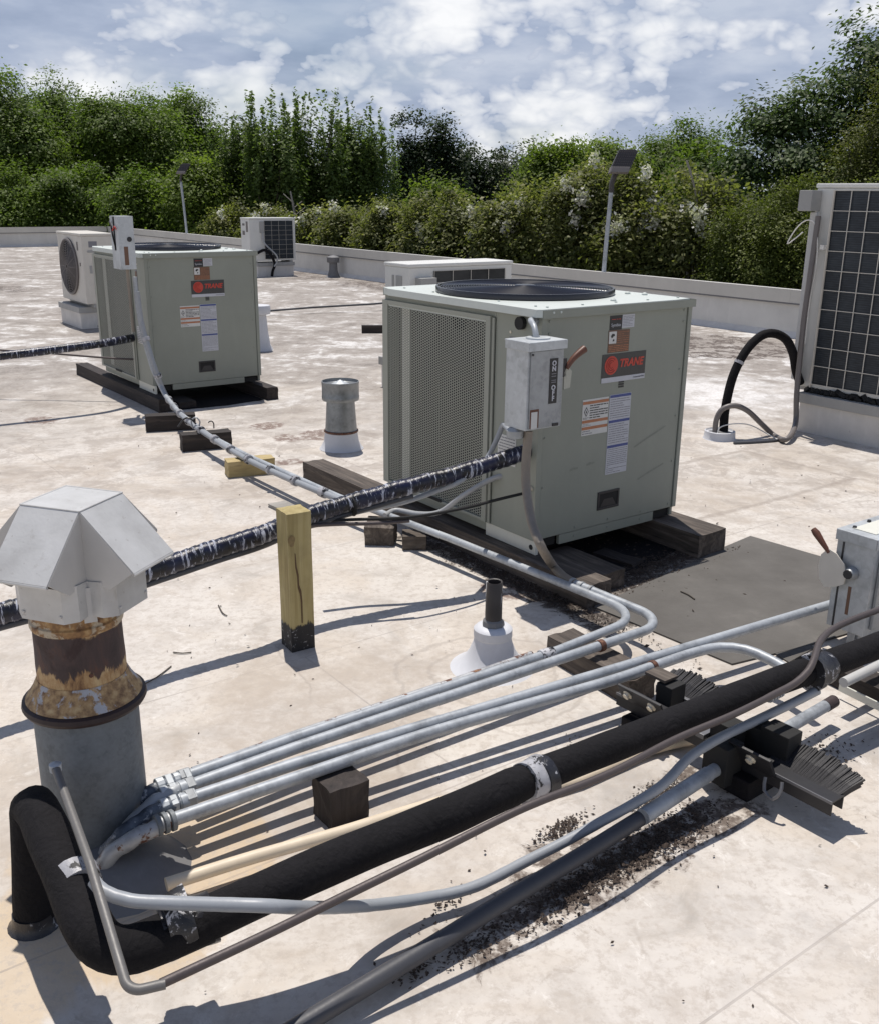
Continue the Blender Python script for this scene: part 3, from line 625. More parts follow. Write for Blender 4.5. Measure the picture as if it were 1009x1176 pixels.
    pk.bb(a0, a1, .0055, .012, b0, b0+.011); pk.bb(a0, a1, .0055, .012, b1-.011, b1); pk.bb(a0, a0+.011, .0057, .012, b0+.011, b1-.011); pk.bb(a1-.011, a1, .0057, .012, b0+.011, b1-.011)
    po = pk.build('lift_pocket', 'dark_plastic', t, bevel=.002)
    q = MB(); q.add([(a0+.011, .0085, b0+.011), (a1-.011, .0085, b0+.011), (a1-.011, .0085, b1-.011), (a0+.011, .0085, b1-.011)], [(0, 1, 2, 3)]); q.build('pocket_back', 'black_gap', po)
    q = MB(); q.add([(a0+.018, .0080, b0+.013), (a1-.018, .0080, b0+.013), (a1-.042, .0080, b1-.038), (a0+.042, .0080, b1-.038)], [(0, 1, 2, 3)]); q.build('pocket_scoop', 'dark_plastic', po)
    # left face near the corner: faded label, pale label, grommet
    q = MB(); q.bb(-.0018, -.0002, .165, .205, .70, 1.03); fl = q.build('faded_label', 'decal_grey_text', t)
    for a_, b_ in ((.93, 1.02), (.86, .875)): q = MB(); q.bb(-.0026, -.0019, .167, .203, a_, b_); q.build('stripe', 'decal_brown', fl)
    q = MB(); q.bb(-.0018, -.0002, .14, .262, .47, .60); pl = q.build('pale_label', 'decal_pale', t)
    q = MB(); rr = random.Random(3)
    for k in range(9):
        y = .146
        while y < .25: L = rr.uniform(.006, .02); q.bb(-.0026, -.0019, y, min(.256, y+L), .478+k*.0135, .482+k*.0135); y += L+.003
    q.build('text_lines', 'decal_grey_text', pl)
    for yy, zz in ((.155, 1.075), (.20, 1.05)): MB().lathe([(.006, 0), (.006, .003), (0, .004)], (0, yy, zz), 10, 0, Matrix.Rotation(-PI/2, 3, 'Y')).build('screw', 'steel_bolt', t)
    q = MB(); q.lathe([(.010, 0), (.010, .010), (.006, .012), (0, .012)], (0, .03, .4), 10, 0, Matrix.Rotation(-PI/2, 3, 'Y')); q.build('screw', 'steel_bolt', t)
    return t
u1 = condensing_unit(); u1['label'] = 'large grey-green condensing unit with its black fan guard in the middle of the roof'
u1['group'] = 'grey-green condensing units'
u2 = copy_tree(u1); u2.location = (-2.2178, 7.595, 0); u2.rotation_euler = (0, 0, .632)
u2['label'] = 'grey-green condensing unit farther away at the left, in front of the cream unit'
# faults of the near one only: dusty diagonal scuffs below the labels
sc_ = MB()
for x, z, L, a in ((.60, .50, .22, .35), (.64, .34, .18, .3), (.20, .45, .05, .1), (.30, .46, .05, .1)):
    sc_.add([(x, .0092, z), (x+L*math.cos(a), .0092, z+L*math.sin(a)), (x+L*math.cos(a), .0092, z+L*math.sin(a)+.007), (x+L*.4, .0092, z+L*.4*math.sin(a)+.012), (x, .0092, z+.008)], [(0, 1, 2, 3, 4)])
M['scuff'] = painted('scuff', (.225, .238, .205), .6, .5, 30); sc_.build('scuff_mark', 'scuff', u1)

def timber(name, label, c, dims, rotz, mat, cat='timber', group=None, z=0, bev=.006, jit=.0025, tilt=(0, 0)):
    o = MB().bb(-dims[0]/2, dims[0]/2, -dims[1]/2, dims[1]/2, 0, dims[2]).build(name, mat, None, smooth=False, jitter=jit)
    o.location = (c[0], c[1], z); o.rotation_euler = (tilt[0], tilt[1], rotz); return tag(o, label, cat, group)
def uloc(u, x, y): q = Vector(u.location)+E1*x+E2*y; return (q.x, q.y)
pd = MB(); pd.prism([uloc(u1, *p_) for p_ in ((.11, -.16), (.50, -.20), (.79, -.13), (.79, 1.02), (.5, 1.06), (.12, 1.0))], .001, .006)  # black sheets standing for dark membrane and shade under the units
tag(pd.build('shade_sheet', 'foam', None, (*uloc(u1, .11, -.16), 0)), 'black sheet on the roof that deepens the shade under the large unit', 'pad')
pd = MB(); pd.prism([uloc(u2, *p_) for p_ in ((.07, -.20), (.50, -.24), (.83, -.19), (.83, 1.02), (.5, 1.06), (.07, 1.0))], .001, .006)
tag(pd.build('shade_sheet', 'foam', None, (*uloc(u2, .07, -.20), 0)), 'black sheet on the roof that deepens the shade under the farther unit', 'pad')
SG = 'dark sleepers under the condensing units'
timber('sleeper', 'long weathered sleeper under the left edge of the large unit, its cracked end sticking out', uloc(u1, .015, .79), (.14, 2.36, .098), YAW, 'wood_grey', 'sleeper', SG)
timber('sleeper', 'dark sleeper under the right edge of the large unit, ending beside the grey walk mat', uloc(u1, .885, .46), (.19, 1.44, .112), YAW, 'wood_grey', 'sleeper', SG)
timber('wood_plank', 'short pale plank end under the near corner of the large unit', uloc(u1, .16, -.12), (.20, .36, .08), YAW, 'wood_grey', 'plank')
timber('wood_plank', 'thin brown plank lying in the shade under the large unit', uloc(u1, .47, -.06), (.09, .22, .02), YAW+.15, 'wood_dark_y', 'plank')
timber('sleeper', 'long black sleeper under the left edge of the farther unit', uloc(u2, .0, .79), (.10, 2.02, .10), YAW, 'wood_dark_y', 'sleeper', SG)
timber('sleeper', 'black sleeper under the right edge of the farther unit', uloc(u2, .90, .45), (.10, 1.35, .10), YAW, 'wood_dark_y', 'sleeper', SG)
timber('wood_plank', 'low dark plank beside the sleeper under the farther unit', uloc(u2, .20, -.03), (.14, .28, .05), YAW, 'wood_dark_y', 'plank')

# ------------------------------------------------------------------ disconnect boxes
def box_shell(mb, x0, x1, y0, y1, z0, z1): mb.bb(x0, x1, y0, y1, z0, z1)
d1 = thing('disconnect_box', 'galvanized disconnect box with an ON OFF sign on the corner of the large unit', 'disconnect box', (.4104, 4.0725, 0), YAW)
X0, X1, Y0, Y1, Z0, Z1 = -.205, -.020, -.152, -.018, .712, 1.055
b = MB(); b.bb(X0, X1, Y0+.004, Y1, Z0, Z1); b.build('enclosure', 'galv_box', d1, bevel=.003)
b = MB(); b.bb(X0+.012, X1-.004, Y0-.004, Y0+.003, Z0+.006, Z1-.03); b.build('cover', 'galv_dull', d1, bevel=.002)
b = MB(); b.bb(X0-.006, X1+.008, Y0-.010, Y1+.006, Z1+.001, Z1+.007); b.bb(X0-.006, X1+.008, Y0-.011, Y0-.0085, Z1-.028, Z1+.006); b.bb(X0-.0075, X0-.005, Y0-.010, Y1, Z1-.028, Z1+.006); b.build('rain_lid', 'galv_box', d1, bevel=.0015)
b = MB(); b.lathe([(.05, 0), (.048, .006), (0, .007)], (-.10, -.085, Z1+.007), 24); b.lathe([(.007, .007), (.006, .012), (0, .012)], (-.10, -.085, Z1+.007), 8); b.build('hub_plate', 'galv_box', d1, smooth=True)
b = MB(); b.bb(-.096, -.054, Y0-.0062, Y0-.0042, .812, .992); sg = b.build('switch_sign', 'decal_black', d1)
for ch, z_ in (('O', .972), ('N', .950), ('O', .875), ('F', .853), ('F', .831)): text(ch, 'lettering', .027, 'decal_white', sg, (-.075, Y0-.0070, z_), (PI/2, 0, 0), .0006, 0, .001)
for z_ in (.931, .921, .905, .897): q = MB(); q.bb(-.087, -.063, Y0-.0072, Y0-.0062, z_-.0015, z_+.0015); q.build('fine_print', 'decal_grey_text', sg)
b = MB(); b.bb(X0+.014, X0+.060, Y0-.0052, Y0-.0038, Z0+.010, Z0+.085); q = b.build('rust_patch', 'handle_brown', d1)
b = MB(); b.bb(X0+.020, X0+.052, Y0-.0062, Y0-.0052, Z0+.008, Z0+.075); b.build('worn_label', 'decal_pale', d1)
b = MB(); b.bb(-.07, -.04, Y0-.008, Y0-.004, Z0+.006, Z0+.018); b.lathe([(.005, 0), (.004, .004), (0, .005)], (X0+.012, Y0-.0105, Z1-.04), 8, 0, Matrix.Rotation(PI/2, 3, 'X')); b.build('latch', 'dark_plastic', d1)
lv = MB(); lv.add([(X1+.010, -.150, .86), (X1+.044, -.150, .865), (X1+.050, -.150, .93), (X1+.026, -.150, .955), (X1+.010, -.150, .93)] + [(X1+.010, -.144, .86), (X1+.044, -.144, .865), (X1+.050, -.144, .93), (X1+.026, -.144, .955), (X1+.010, -.144, .93)], [(0, 1, 2, 3, 4), (9, 8, 7, 6, 5), (0, 5, 6, 1), (1, 6, 7, 2), (2, 7, 8, 3), (3, 8, 9, 4), (4, 9, 5, 0)])
lp = lv.build('handle_plate', 'handle_plate', d1)
b = MB(); b.bb(X1+.001, X1+.022, -.150, -.12, .91, .985); b.build('handle_pivot', 'dark_plastic', d1, bevel=.002)
lvp = crv([(X1+.020, -.150, .945), (X1+.048, -.152, .978), (X1+.085, -.155, 1.004), (X1+.108, -.156, 1.016)])
MB().tube(lvp, [.010+.006*min(1, k/6) for k in range(len(lvp))], 10).build('lever', 'handle_brown', d1, smooth=True)
MB().tube(crv([(-.11, -.085, Z1+.01), (-.10, -.06, Z1+.05), (-.05, .02, Z1+.065), (0.002, .05, Z1+.055)]), .012, 10).build('elbow', 'galv', d1, smooth=True)
b = MB(); b.lathe([(.024, 0), (.024, .012), (.014, .016), (0, .016)], (0, .05, Z1+.055), 14, 0, Matrix.Rotation(-PI/2, 3, 'Y')); b.build('locknut', 'galv_dull', d1)
b = MB(); b.lathe([(.027, 0), (.027, .02), (0, .02)], (-.003, .125, Z1+.04), 16, 0, Matrix.Rotation(-PI/2, 3, 'Y')); b.build('grommet', 'black_gap', d1)
b = MB(); b.lathe([(.020, -.045), (.034, -.04), (.036, -.012), (.024, 0)], (-.19, -.07, Z0), 14); b.build('connector', 'galv_dull', d1, smooth=True)

d2 = thing('disconnect_box', 'open galvanized box with red and black wires on the corner of the farther unit', 'disconnect box', (-2.2178, 7.595, 0), .632)
b = MB(); x0, x1, y0, y1, z0, z1 = -.222, -.108, -.14, .02, 1.06, 1.43
b.bb(x0, x1, y0, y0+.004, z0, z1); b.bb(x1-.004, x1, y0+.004, y1, z0, z1); b.bb(x0, x1-.004, y1-.004, y1, z0, z1); b.bb(x0, x1-.004, y0+.004, y1-.004, z0, z0+.004); b.bb(x0, x1-.004, y0+.004, y1-.004, z1-.004, z1)
b.bb(x0, x0+.003, y0+.004, -.075, z0+.004, z1-.004); b.bb(x0, x0+.003, -.035, y1-.004, z0+.004, z1-.004); b.bb(x0, x0+.003, -.075, -.035, z0+.004, z0+.13)
b.build('enclosure', 'galv_box', d2)
MB().lathe([(.018, 0), (.018, .003), (0, .003)], (-.145, y0, 1.27), 14, 0, Matrix.Rotation(PI/2, 3, 'X')).build('knockout', 'dark_plastic', d2)
MB().bb(-.19, -.16, y0-.001, y0-.0001, 1.09, 1.22).build('rust_streak', 'decal_brown', d2)
MB().tube(crv([(x0+.004, -.05, 1.20), (x0-.012, -.05, 1.30), (x0-.02, -.06, 1.36), (x0-.01, .0, 1.39)]), .006, 6).build('wire', 'black_gap', d2, smooth=True)
MB().tube(crv([(x0-.004, -.06, 1.34), (x0-.02, -.08, 1.33), (x0-.015, -.11, 1.36), (x0-.01, -.13, 1.34)]), .005, 6).build('wire', 'red_wire', d2, smooth=True)
MB().tube([(-.15, -.06, 1.06), (-.15, -.06, 1.0), (-.14, -.05, .6)], .013, 8).build('conduit_stub', 'flex_brown', d2, smooth=True)

d3 = thing('disconnect_box', 'weathered grey disconnect box with a brown lever at the right edge above the black pipe', 'disconnect box', (1.548, 3.316, 0), YAW)
b = MB(); b.bb(0, .30, 0, .15, .075, .447); b.build('enclosure', 'galv_box', d3, bevel=.003)
b = MB(); b.bb(-.006, .306, -.006, .156, .449, .455); b.bb(-.0075, -.0055, -.005, .155, .415, .454); b.bb(-.006, .306, -.0075, -.0055, .415, .454); b.build('rain_lid', 'galv_box', d3, bevel=.0015)
b = MB(); b.bb(.03, .27, -.014, -.002, .10, .40); b.build('cover', 'galv_dull', d3, bevel=.002)
for x, y in ((.05, .12), (.16, .13), (.12, .05), (.24, .1)): MB().lathe([(.008, 0), (.007, .008), (0, .009)], (x, y, .455), 8).build('screw', 'dark_plastic', d3)
b = MB(); b.bb(.04, .28, .03, .12, .4555, .4575); b.build('hub_plate', 'rail_pale', d3)
b = MB(); b.bb(-.002, -.0003, .12, .127, .08, .41); b.bb(-.0015, -.0002, .07, .082, .14, .25, 1); b.build('side_seam', ['dark_plastic', 'decal_brown'], d3)
b = MB(); pr = [(.085, .30), (.10, .335), (.135, .365), (.17, .375), (.195, .345), (.20, .30), (.19, .25), (.165, .225), (.12, .24), (.09, .26)]
b.add([(-.022, y, z) for y, z in pr]+[(-.017, y, z) for y, z in pr], [tuple(range(10)), tuple(range(19, 9, -1))]+[(i, 10+i, 10+(i+1) % 10, (i+1) % 10) for i in range(10)]); b.build('handle_plate', 'cream_paint', d3)
b = MB(); b.lathe([(.026, 0), (.026, .012), (.014, .03), (0, .032)], (0, .075, .305), 16, 0, Matrix.Rotation(-PI/2, 3, 'Y')); b.lathe([(.018, .03), (.017, .034), (0, .034)], (0, .075, .305), 10, 1, Matrix.Rotation(-PI/2, 3, 'Y')); b.build('pivot', ['galv_dull', 'dark_plastic'], d3, smooth=True)
MB().tube([(-.02, .165, .36), (-.022, .19, .385), (-.023, .225, .42), (-.023, .24, .432)], [.007, .010, .014, .010], 10).build('lever', 'handle_brown', d3, smooth=True)
MB().tube([(.02, .02, .03), (.02, .02, .075)], .016, 8).build('conduit_stub', 'galv_dull', d3, smooth=True)
MB().bb(.0, .30, .03, .06, .0, .075).build('strut_foot', 'galv_dull', d3)

# ------------------------------------------------------------------ white wall units on kerbs
def curb(t, x0, x1, y0, y1, h=.26, parts=True):
    b = MB(); b.bb(x0, x1, y0, y1, 0, h-.07); b.build('curb', 'curb', t)
    b = MB(); b.bb(x0-.02, x1+.02, y0-.02, y1+.02, h-.0695, h); b.build('curb_cap', 'curb_ledge', t, bevel=.003)
def odu(t, x0, x1, y0, y1, z0, z1, fan=None, coil=None, mat='white_paint'):
    b = MB(); b.bb(x0, x1, y0, y1, z0, z1-.03); b.build('cabinet', mat, t, bevel=.008)
    b = MB(); b.bb(x0-.008, x1+.008, y0-.008, y1+.008, z1-.029, z1); b.build('lid', mat, t, bevel=.008)
    for x in (x0+.08, x1-.14):
        b = MB(); b.bb(x, x+.06, y0-.01, y1+.01, z0-.04, z0-.001); b.build('foot', 'curb_ledge', t)
def coilface(t, face, a0, a1, z0, z1, nv, nh, p, mat='blue_coil', wire='cream_paint', cols=None):
    # face 'x': plane x=p facing -x with a along y; face 'y': plane y=p facing -y with a along x
    ww = .0025 if face == 'x' else .0016
    def bx(mb, a, b_, d0, d1, z, w):
        if face == 'x': mb.bb(p-d1, p-d0, min(a, b_), max(a, b_), z, w)
        else: mb.bb(min(a, b_), max(a, b_), p-d1, p-d0, z, w)
    b = MB(); bx(b, a0, a1, .001, .004, z0, z1); b.build('coil', mat, t)
    b = MB()
    for k in range(nv+1): a = a0+(a1-a0)*k/nv; bx(b, a-ww, a+ww, .012, .016, z0, z1)
    for k in range(nh+1): z = z0+(z1-z0)*k/nh; bx(b, a0, a1, .0165, .0205, z-ww*.9, z+ww*.9)
    b.build('coil_guard', wire, t)

# right edge: tall two-fan unit seen from its coil side
t = thing('wall_unit', 'tall white outdoor unit showing its dark coil behind a wire guard at the right edge', 'outdoor unit', (2.575, 7.03, 0), YAW)
curb(t, 0, .62, -1.15, 0.0, .28); odu(t, .05, .42, -.98, .10, .315, 1.70)
coilface(t, 'x', -.045, -.93, .345, 1.655, 7, 10, .05)
b = MB(); b.bb(.03, .05, -.045, -.035, .32, 1.66); b.build('edge_trim', 'cream_paint', t)
b = MB(); b.bb(-.07, .04, .055, .155, 1.52, 1.655); b.build('junction_box', 'curb_ledge', t, bevel=.004)
b = MB(); b.bb(.005, .049, .05, .105, .36, 1.515); b.build('line_cover', 'white_pvc', t, bevel=.01)
b = MB(); b.bb(.0, .03, -.035, -.005, 1.27, 1.30); b.build('wire_tag', 'wire_white', t)
b = MB()
rr = random.Random(5); xs = [(.06-.02*rr.random(), -.98+i*.04, .281+.02*rr.random()) for i in range(25)]
for i, p in enumerate(xs): b.box(p, (.06, .05, .03), (rr.random(), rr.random(), rr.random()))
b.build('pad_strip', 'black_gap', t)
wp = pipe('wire_loop', crv([(.02, .03, .62), (0.0, .02, .9), (-.01, .0, 1.2), (-.02, .03, 1.42), (-.03, .10, 1.46), (-.04, .17, 1.40), (-.05, .22, 1.30), (-.05, .17, 1.33), (-.03, .12, 1.38)]), .004, 'wire_white', None, None, t)

# left: unit with its round fan grille, half hidden by the far condensing unit
t = thing('wall_unit', 'cream outdoor unit with a round fan grille at the far left', 'outdoor unit', (-4.357, 12.13, 0), YAW)
curb(t, 0, .55, 0, .80, .26); odu(t, .06, .44, -.10, .86, .30, 1.12, mat='cream_paint')
b = MB(); R_ = Matrix.Rotation(-PI/2, 3, 'Y'); fc = (.058, .43, .715)
b.lathe([(0, .001), (.31, .001)], fc, 40, 0, R_); b.build('fan_opening', 'fan_recess', t)
b = MB()
for k in range(15):
    r = .03+k*.02; b.tube([(fc[0]-.028-.012*(1-(r/.31)**2), fc[1]+r*math.cos(2*PI*i/36), fc[2]+r*math.sin(2*PI*i/36)) for i in range(37)], .0035, 5, caps=False)
for k in range(16):
    a = 2*PI*k/16; b.tube([(fc[0]-.028-.012*(1-(r/.31)**2), fc[1]+r*math.cos(a), fc[2]+r*math.sin(a)) for r in (.02, .15, .31)], .0035, 5)
b.tube([(fc[0]-.01, fc[1]+.325*math.cos(2*PI*i/36), fc[2]+.325*math.sin(2*PI*i/36)) for i in range(37)], .018, 6, caps=False)
b.build('fan_grille', 'lamp_grey', t, smooth=True)
MB().bb(.14, .24, -.1015, -.1002, .96, 1.03).build('data_label', 'decal_grey_text', t); MB().bb(.12, .26, -.106, -.1002, .90, .925).build('handle_recess', 'curb_ledge', t)
for k in range(4): MB().bb(.17, .21, -.104, -.1002, .42+k*.05, .45+k*.05).build('line_port', 'curb_ledge', t)
MB().bb(.13, .16, -.104, -.1002, .66, .75).build('latch', 'curb_ledge', t)
b = MB(); b.bb(.055, .0598, .05, .09, .92, 1.02); b.bb(.055, .0598, .0, .03, .74, .78); b.build('badge', 'lamp_grey', t)

# far: small unit by the parapet
t = thing('wall_unit', 'small white outdoor unit with a square dark coil near the far parapet', 'outdoor unit', (-3.656, 20.263, 0), YAW)
curb(t, 0, .80, 0, .42, .27); odu(t, -.15, .86, -.0, .38, .31, 1.13)
coilface(t, 'y', .17, .80, .34, 1.075, 4, 8, 0.0)
b = MB(); b.bb(.07, .16, -.02, 0, .84, 1.06); b.build('terminal_cover', 'curb_ledge', t, bevel=.003)
b = MB(); b.bb(-.154, -.1502, .06, .14, .86, 1.06); b.bb(-.154, -.1502, .2, .3, .80, .88); b.bb(-.154, -.1502, .2, .3, .98, 1.02); b.build('side_vent', 'lamp_grey', t)
MB().tube(crv([(-.02, -.03, .46), (.10, -.12, .52), (.22, -.14, .44), (.30, -.14, .25), (.26, -.13, .12), (.24, -.12, .01)]), .028, 10).build('line_set', 'foam', t, smooth=True)
MB().tube(crv([(.12, -.02, .85), (.14, -.06, .65), (.33, -.17, .42), (.34, -.17, .30), (.28, -.16, .2)]), .016, 8).build('flex_line', 'grey_pvc', t, smooth=True)

# middle: low unit hidden behind the large condensing unit
t = thing('wall_unit', 'low white outdoor unit half hidden behind the large grey-green unit', 'outdoor unit', (-0.265, 8.266, 1.050)[:2]+(0,), YAW)
curb(t, 0, 1.05, 0, .42, .26); odu(t, 0, 1.08, 0, .36, .30, 1.06)
coilface(t, 'y', .24, 1.0, .34, 1.0, 4, 7, 0.0, 'coil')
b = MB(); b.bb(.06, .22, -.08, 0, .82, .95); b.build('terminal_cover', 'curb_ledge', t, bevel=.003)
b = MB(); b.bb(-.004, -.0002, .10, .19, .86, .96); b.bb(-.004, -.0002, .22, .25, .35, .96); b.build('side_vent', 'curb_ledge', t)
# ------------------------------------------------------------------ conduits on the roof
def dirof(a, b): return (Vector(b)-Vector(a)).normalized()
CG = 'galvanized conduits running side by side'
def conduit(name, pts, R, r, mat, label, group=CG, ends=True):
    pp = fil(pts, R); t = thing(name, label, 'conduit', tuple(pts[0]), 0, group)
    L = Vector(pts[0]); MB().tube([Vector(p)-L for p in dens(pp, .05)], r, 16).build('pipe', mat, t, smooth=True)
    return t, L
def sleeve(t, L, p, d, r, w, mat, name='coupling', n=None):
    q = MB(); p = Vector(p)-L; d = Vector(d).normalized()
    q.tube([p-d*w/2, p-d*(w/2-.0015), p+d*(w/2-.0015), p+d*w/2], [r*.93, r, r, r*.93], n or 14); return q.build(name, mat, t, smooth=(n is None))
r0 = .0175
c1, L1 = conduit('conduit', [(-0.681, 2.246, 0.140), (-0.398, 2.474, 0.135), (0.406, 3.067, 0.130), (0.753, 3.364, 0.130), (0.043, 4.226, 0.125), (-0.511, 4.857, 0.120), (-1.148, 5.703, 0.115), (-1.477, 6.180, 0.120), (-1.810, 6.778, 0.130), (-2.093, 7.430, 0.135), (-2.171, 7.450, 0.317), (-2.234, 7.470, 0.574), (-2.258, 7.480, 0.798), (-2.261, 7.480, 1.000)], .16, .0165, 'galv', 'conduit nearest the pipe boot that turns back and runs up to the farther unit')
d = dirof((-0.398, 2.474, 0.135), (0.406, 3.067, 0.130))
sleeve(c1, L1, (0.364, 3.036, 0.130), d, .0215, .055, 'tape_mixed', 'tape_wrap'); sleeve(c1, L1, (-0.660, 2.263, 0.140), d, .024, .03, 'galv_dull', 'coupling', 6); sleeve(c1, L1, (-0.675, 2.250, 0.140), d, .020, .02, 'galv')
c2, L2 = conduit('conduit', [(-0.655, 2.215, 0.135), (-0.390, 2.419, 0.135), (0.561, 3.112, 0.130), (0.837, 3.309, 0.130), (0.530, 3.690, 0.130)], .13, r0, 'galv', 'conduit with a short hairpin bend and a coupling to a brown flexible hose')
sleeve(c2, L2, (0.557, 3.108, 0.130), d, .0215, .022, 'rust_band', 'strap'); sleeve(c2, L2, (-0.638, 2.227, 0.135), d, .026, .022, 'galv_dull', 'coupling', 6); sleeve(c2, L2, (-0.653, 2.215, 0.135), d, .023, .02, 'galv')
d2_ = dirof((0.530, 3.690, 0.130), (0.656, 3.523, 0.130))
for f in (0, .05, .10): sleeve(c2, L2, Vector((0.533, 3.685, 0.130))+d2_*f, d2_, .0215, .014, 'galv_dull')
c3, L3 = conduit('conduit', [(-0.639, 2.161, 0.135), (-0.379, 2.339, 0.135), (0.756, 3.042, 0.130), (1.516, 3.501, 0.135)], .3, r0, 'galv', 'long straight conduit ending at the disconnect box at the right edge')
sleeve(c3, L3, (-0.625, 2.173, 0.135), d, .026, .022, 'galv_dull', 'coupling', 6); sleeve(c3, L3, (-0.637, 2.161, 0.135), d, .022, .02, 'galv')
c4t = thing('conduit', 'front conduit that arches over and dips behind the black insulated pipe', 'conduit', (-0.642, 2.084, 0.135), 0, CG); L4 = Vector((-0.642, 2.084, 0.135))
MB().tube([p-L4 for p in crv([(-0.642, 2.084, 0.135), (-0.369, 2.270, 0.135), (0.018, 2.531, 0.135), (0.517, 2.826, 0.132), (0.704, 2.949, 0.132), (0.861, 3.054, 0.132), (0.962, 3.100, 0.132), (1.047, 3.085, 0.132), (1.104, 3.028, 0.128), (1.154, 2.956, 0.120), (1.201, 2.843, 0.110)], .03)], r0, 16).build('pipe', 'galv', c4t, smooth=True)
sleeve(c4t, L4, (0.704, 2.949, 0.132), d, .021, .018, 'rust_band', 'strap')
for f in (0, .018, .036): sleeve(c4t, L4, Vector((-0.645, 2.080, 0.135))-d*f, d, .027, .012, 'galv_dark')
# the rusty conduit lying just behind the first one
cr_ = pipe('conduit', dens([(-0.650, 2.311, 0.125), (-0.393, 2.523, 0.120), (0.049, 2.850, 0.120), (0.316, 3.052, 0.120)], .05), .013, 'galv_rusty', 'thin rusty conduit lying behind the others on the far side', 'conduit', None, CG)

# grey taped bundle joining the first conduit on its way to the farther unit
bu = thing('flexible_conduit', 'taped grey flexible conduit climbing the corner of the farther unit', 'flexible conduit', (-1.152, 5.722, 0.110)); LB = Vector((-1.152, 5.722, 0.110))
bp_ = crv([(-0.483, 4.798, 0.115), (-0.833, 5.222, 0.115), (-1.132, 5.622, 0.115), (-1.428, 6.087, 0.120), (-1.746, 6.640, 0.130), (-2.066, 7.400, 0.121), (-2.131, 7.400, 0.312), (-2.186, 7.420, 0.517), (-2.224, 7.440, 0.675), (-2.238, 7.440, 0.897)], .03)
MB().tube([p-LB for p in bp_], .017, 12, rf=lambda L, a: 1+.03*math.sin(L*260)).build('hose', 'grey_flex', bu, smooth=True)
for i in range(6, len(bp_)-3, 9):
    sleeve(bu, LB, bp_[i]+Vector((0, 0, .004)), bp_[i+1]-bp_[i], .028, random.uniform(.02, .05), 'tape_silver', 'tape_wrap')
MB().tube(crv([Vector((-1.620, 6.368, 0.150))-LB+Vector((0, 0, q_)) + Vector((p_, 0, 0)) for p_, q_ in ((0, -.03), (-.01, .02), (.02, .045), (.045, .02), (.04, -.01))], .01), .005, 6).build('strap_hook', 'galv_dull', bu, smooth=True)
MB().tube(crv([Vector((-1.497, 6.421, 0.110))-LB+Vector((p_, 0, q_)) for p_, q_ in ((0, 0), (0, .035), (-.015, .05), (-.035, .04))], .01), .004, 6).build('strap_hook', 'dark_plastic', bu, smooth=True)
MB().tube(crv([Vector((-1.620, 6.368, 0.150))-LB+Vector((p_, 0, q_)) for p_, q_ in ((-.1, -.02), (-.06, .03), (-.02, .04), (.02, .0))], .01), .006, 6).build('strap_hook', 'dark_plastic', bu, smooth=True)

COUP = {(203,896,.14): (-0.676, 2.246, 0.140), (208,906,.135): (-0.657, 2.214, 0.135), (209,920,.135): (-0.642, 2.161, 0.135)}
for (t_, L_, q_) in ((c1, L1, (203,896,.14)), (c2, L2, (208,906,.135)), (c3, L3, (209,920,.135))):
    for f_, r_, w_, n_ in ((.028, .0245, .016, 6), (-.002, .0215, .014, 14), (-.022, .0255, .018, 6), (-.045, .0225, .02, 14)): sleeve(t_, L_, Vector(COUP[q_])+d*f_, d, r_, w_, 'galv_box', 'coupling', n_)
# blue-grey taped goosenecks from the couplings down to the roof beside the stack
gg = 'taped goosenecks going down into the roof by the stack'
for k, (a, m1, m2, e, lab) in enumerate((
        ((-0.676, 2.246, 0.140), (-0.734, 2.197, 0.130), (-0.789, 2.149, 0.090), (-0.817, 2.113, 0.000), 'taped gooseneck behind the others, next to the stack'),
        ((-0.657, 2.214, 0.135), (-0.713, 2.148, 0.130), (-0.763, 2.085, 0.090), (-0.775, 2.063, 0.000), 'second taped gooseneck from the stack'),
        ((-0.644, 2.161, 0.135), (-0.711, 2.101, 0.130), (-0.772, 2.047, 0.100), (-0.837, 2.068, 0.000), 'third taped gooseneck, crossing towards the black elbow'),
        ((-0.649, 2.080, 0.135), (-0.704, 2.038, 0.125), (-0.761, 2.014, 0.100), (-0.822, 2.007, 0.030), 'rust-flecked gooseneck in front of the others'))):
    o = pipe('gooseneck', crv([a, m1, m2, e], .015), .021, ('mastic', 'galv_dull', 'mastic', 'galv_rusty')[k], lab, 'gooseneck', None, gg, rf=lambda L, a_: 1+.10*math.sin(L*90+a_)+.06*math.sin(L*210))
pk = MB(); pk.lathe([(.17, 0), (.14, .02), (.09, .055), (.05, .065), (0, .067)], (-0.773, 2.056, 0.000), 18)
tag(pk.build('sealant_mound', 'sealant', None, (-0.773, 2.056, 0.000), smooth=True, jitter=0), 'lump of grey roof sealant at the foot of the goosenecks', 'sealant')

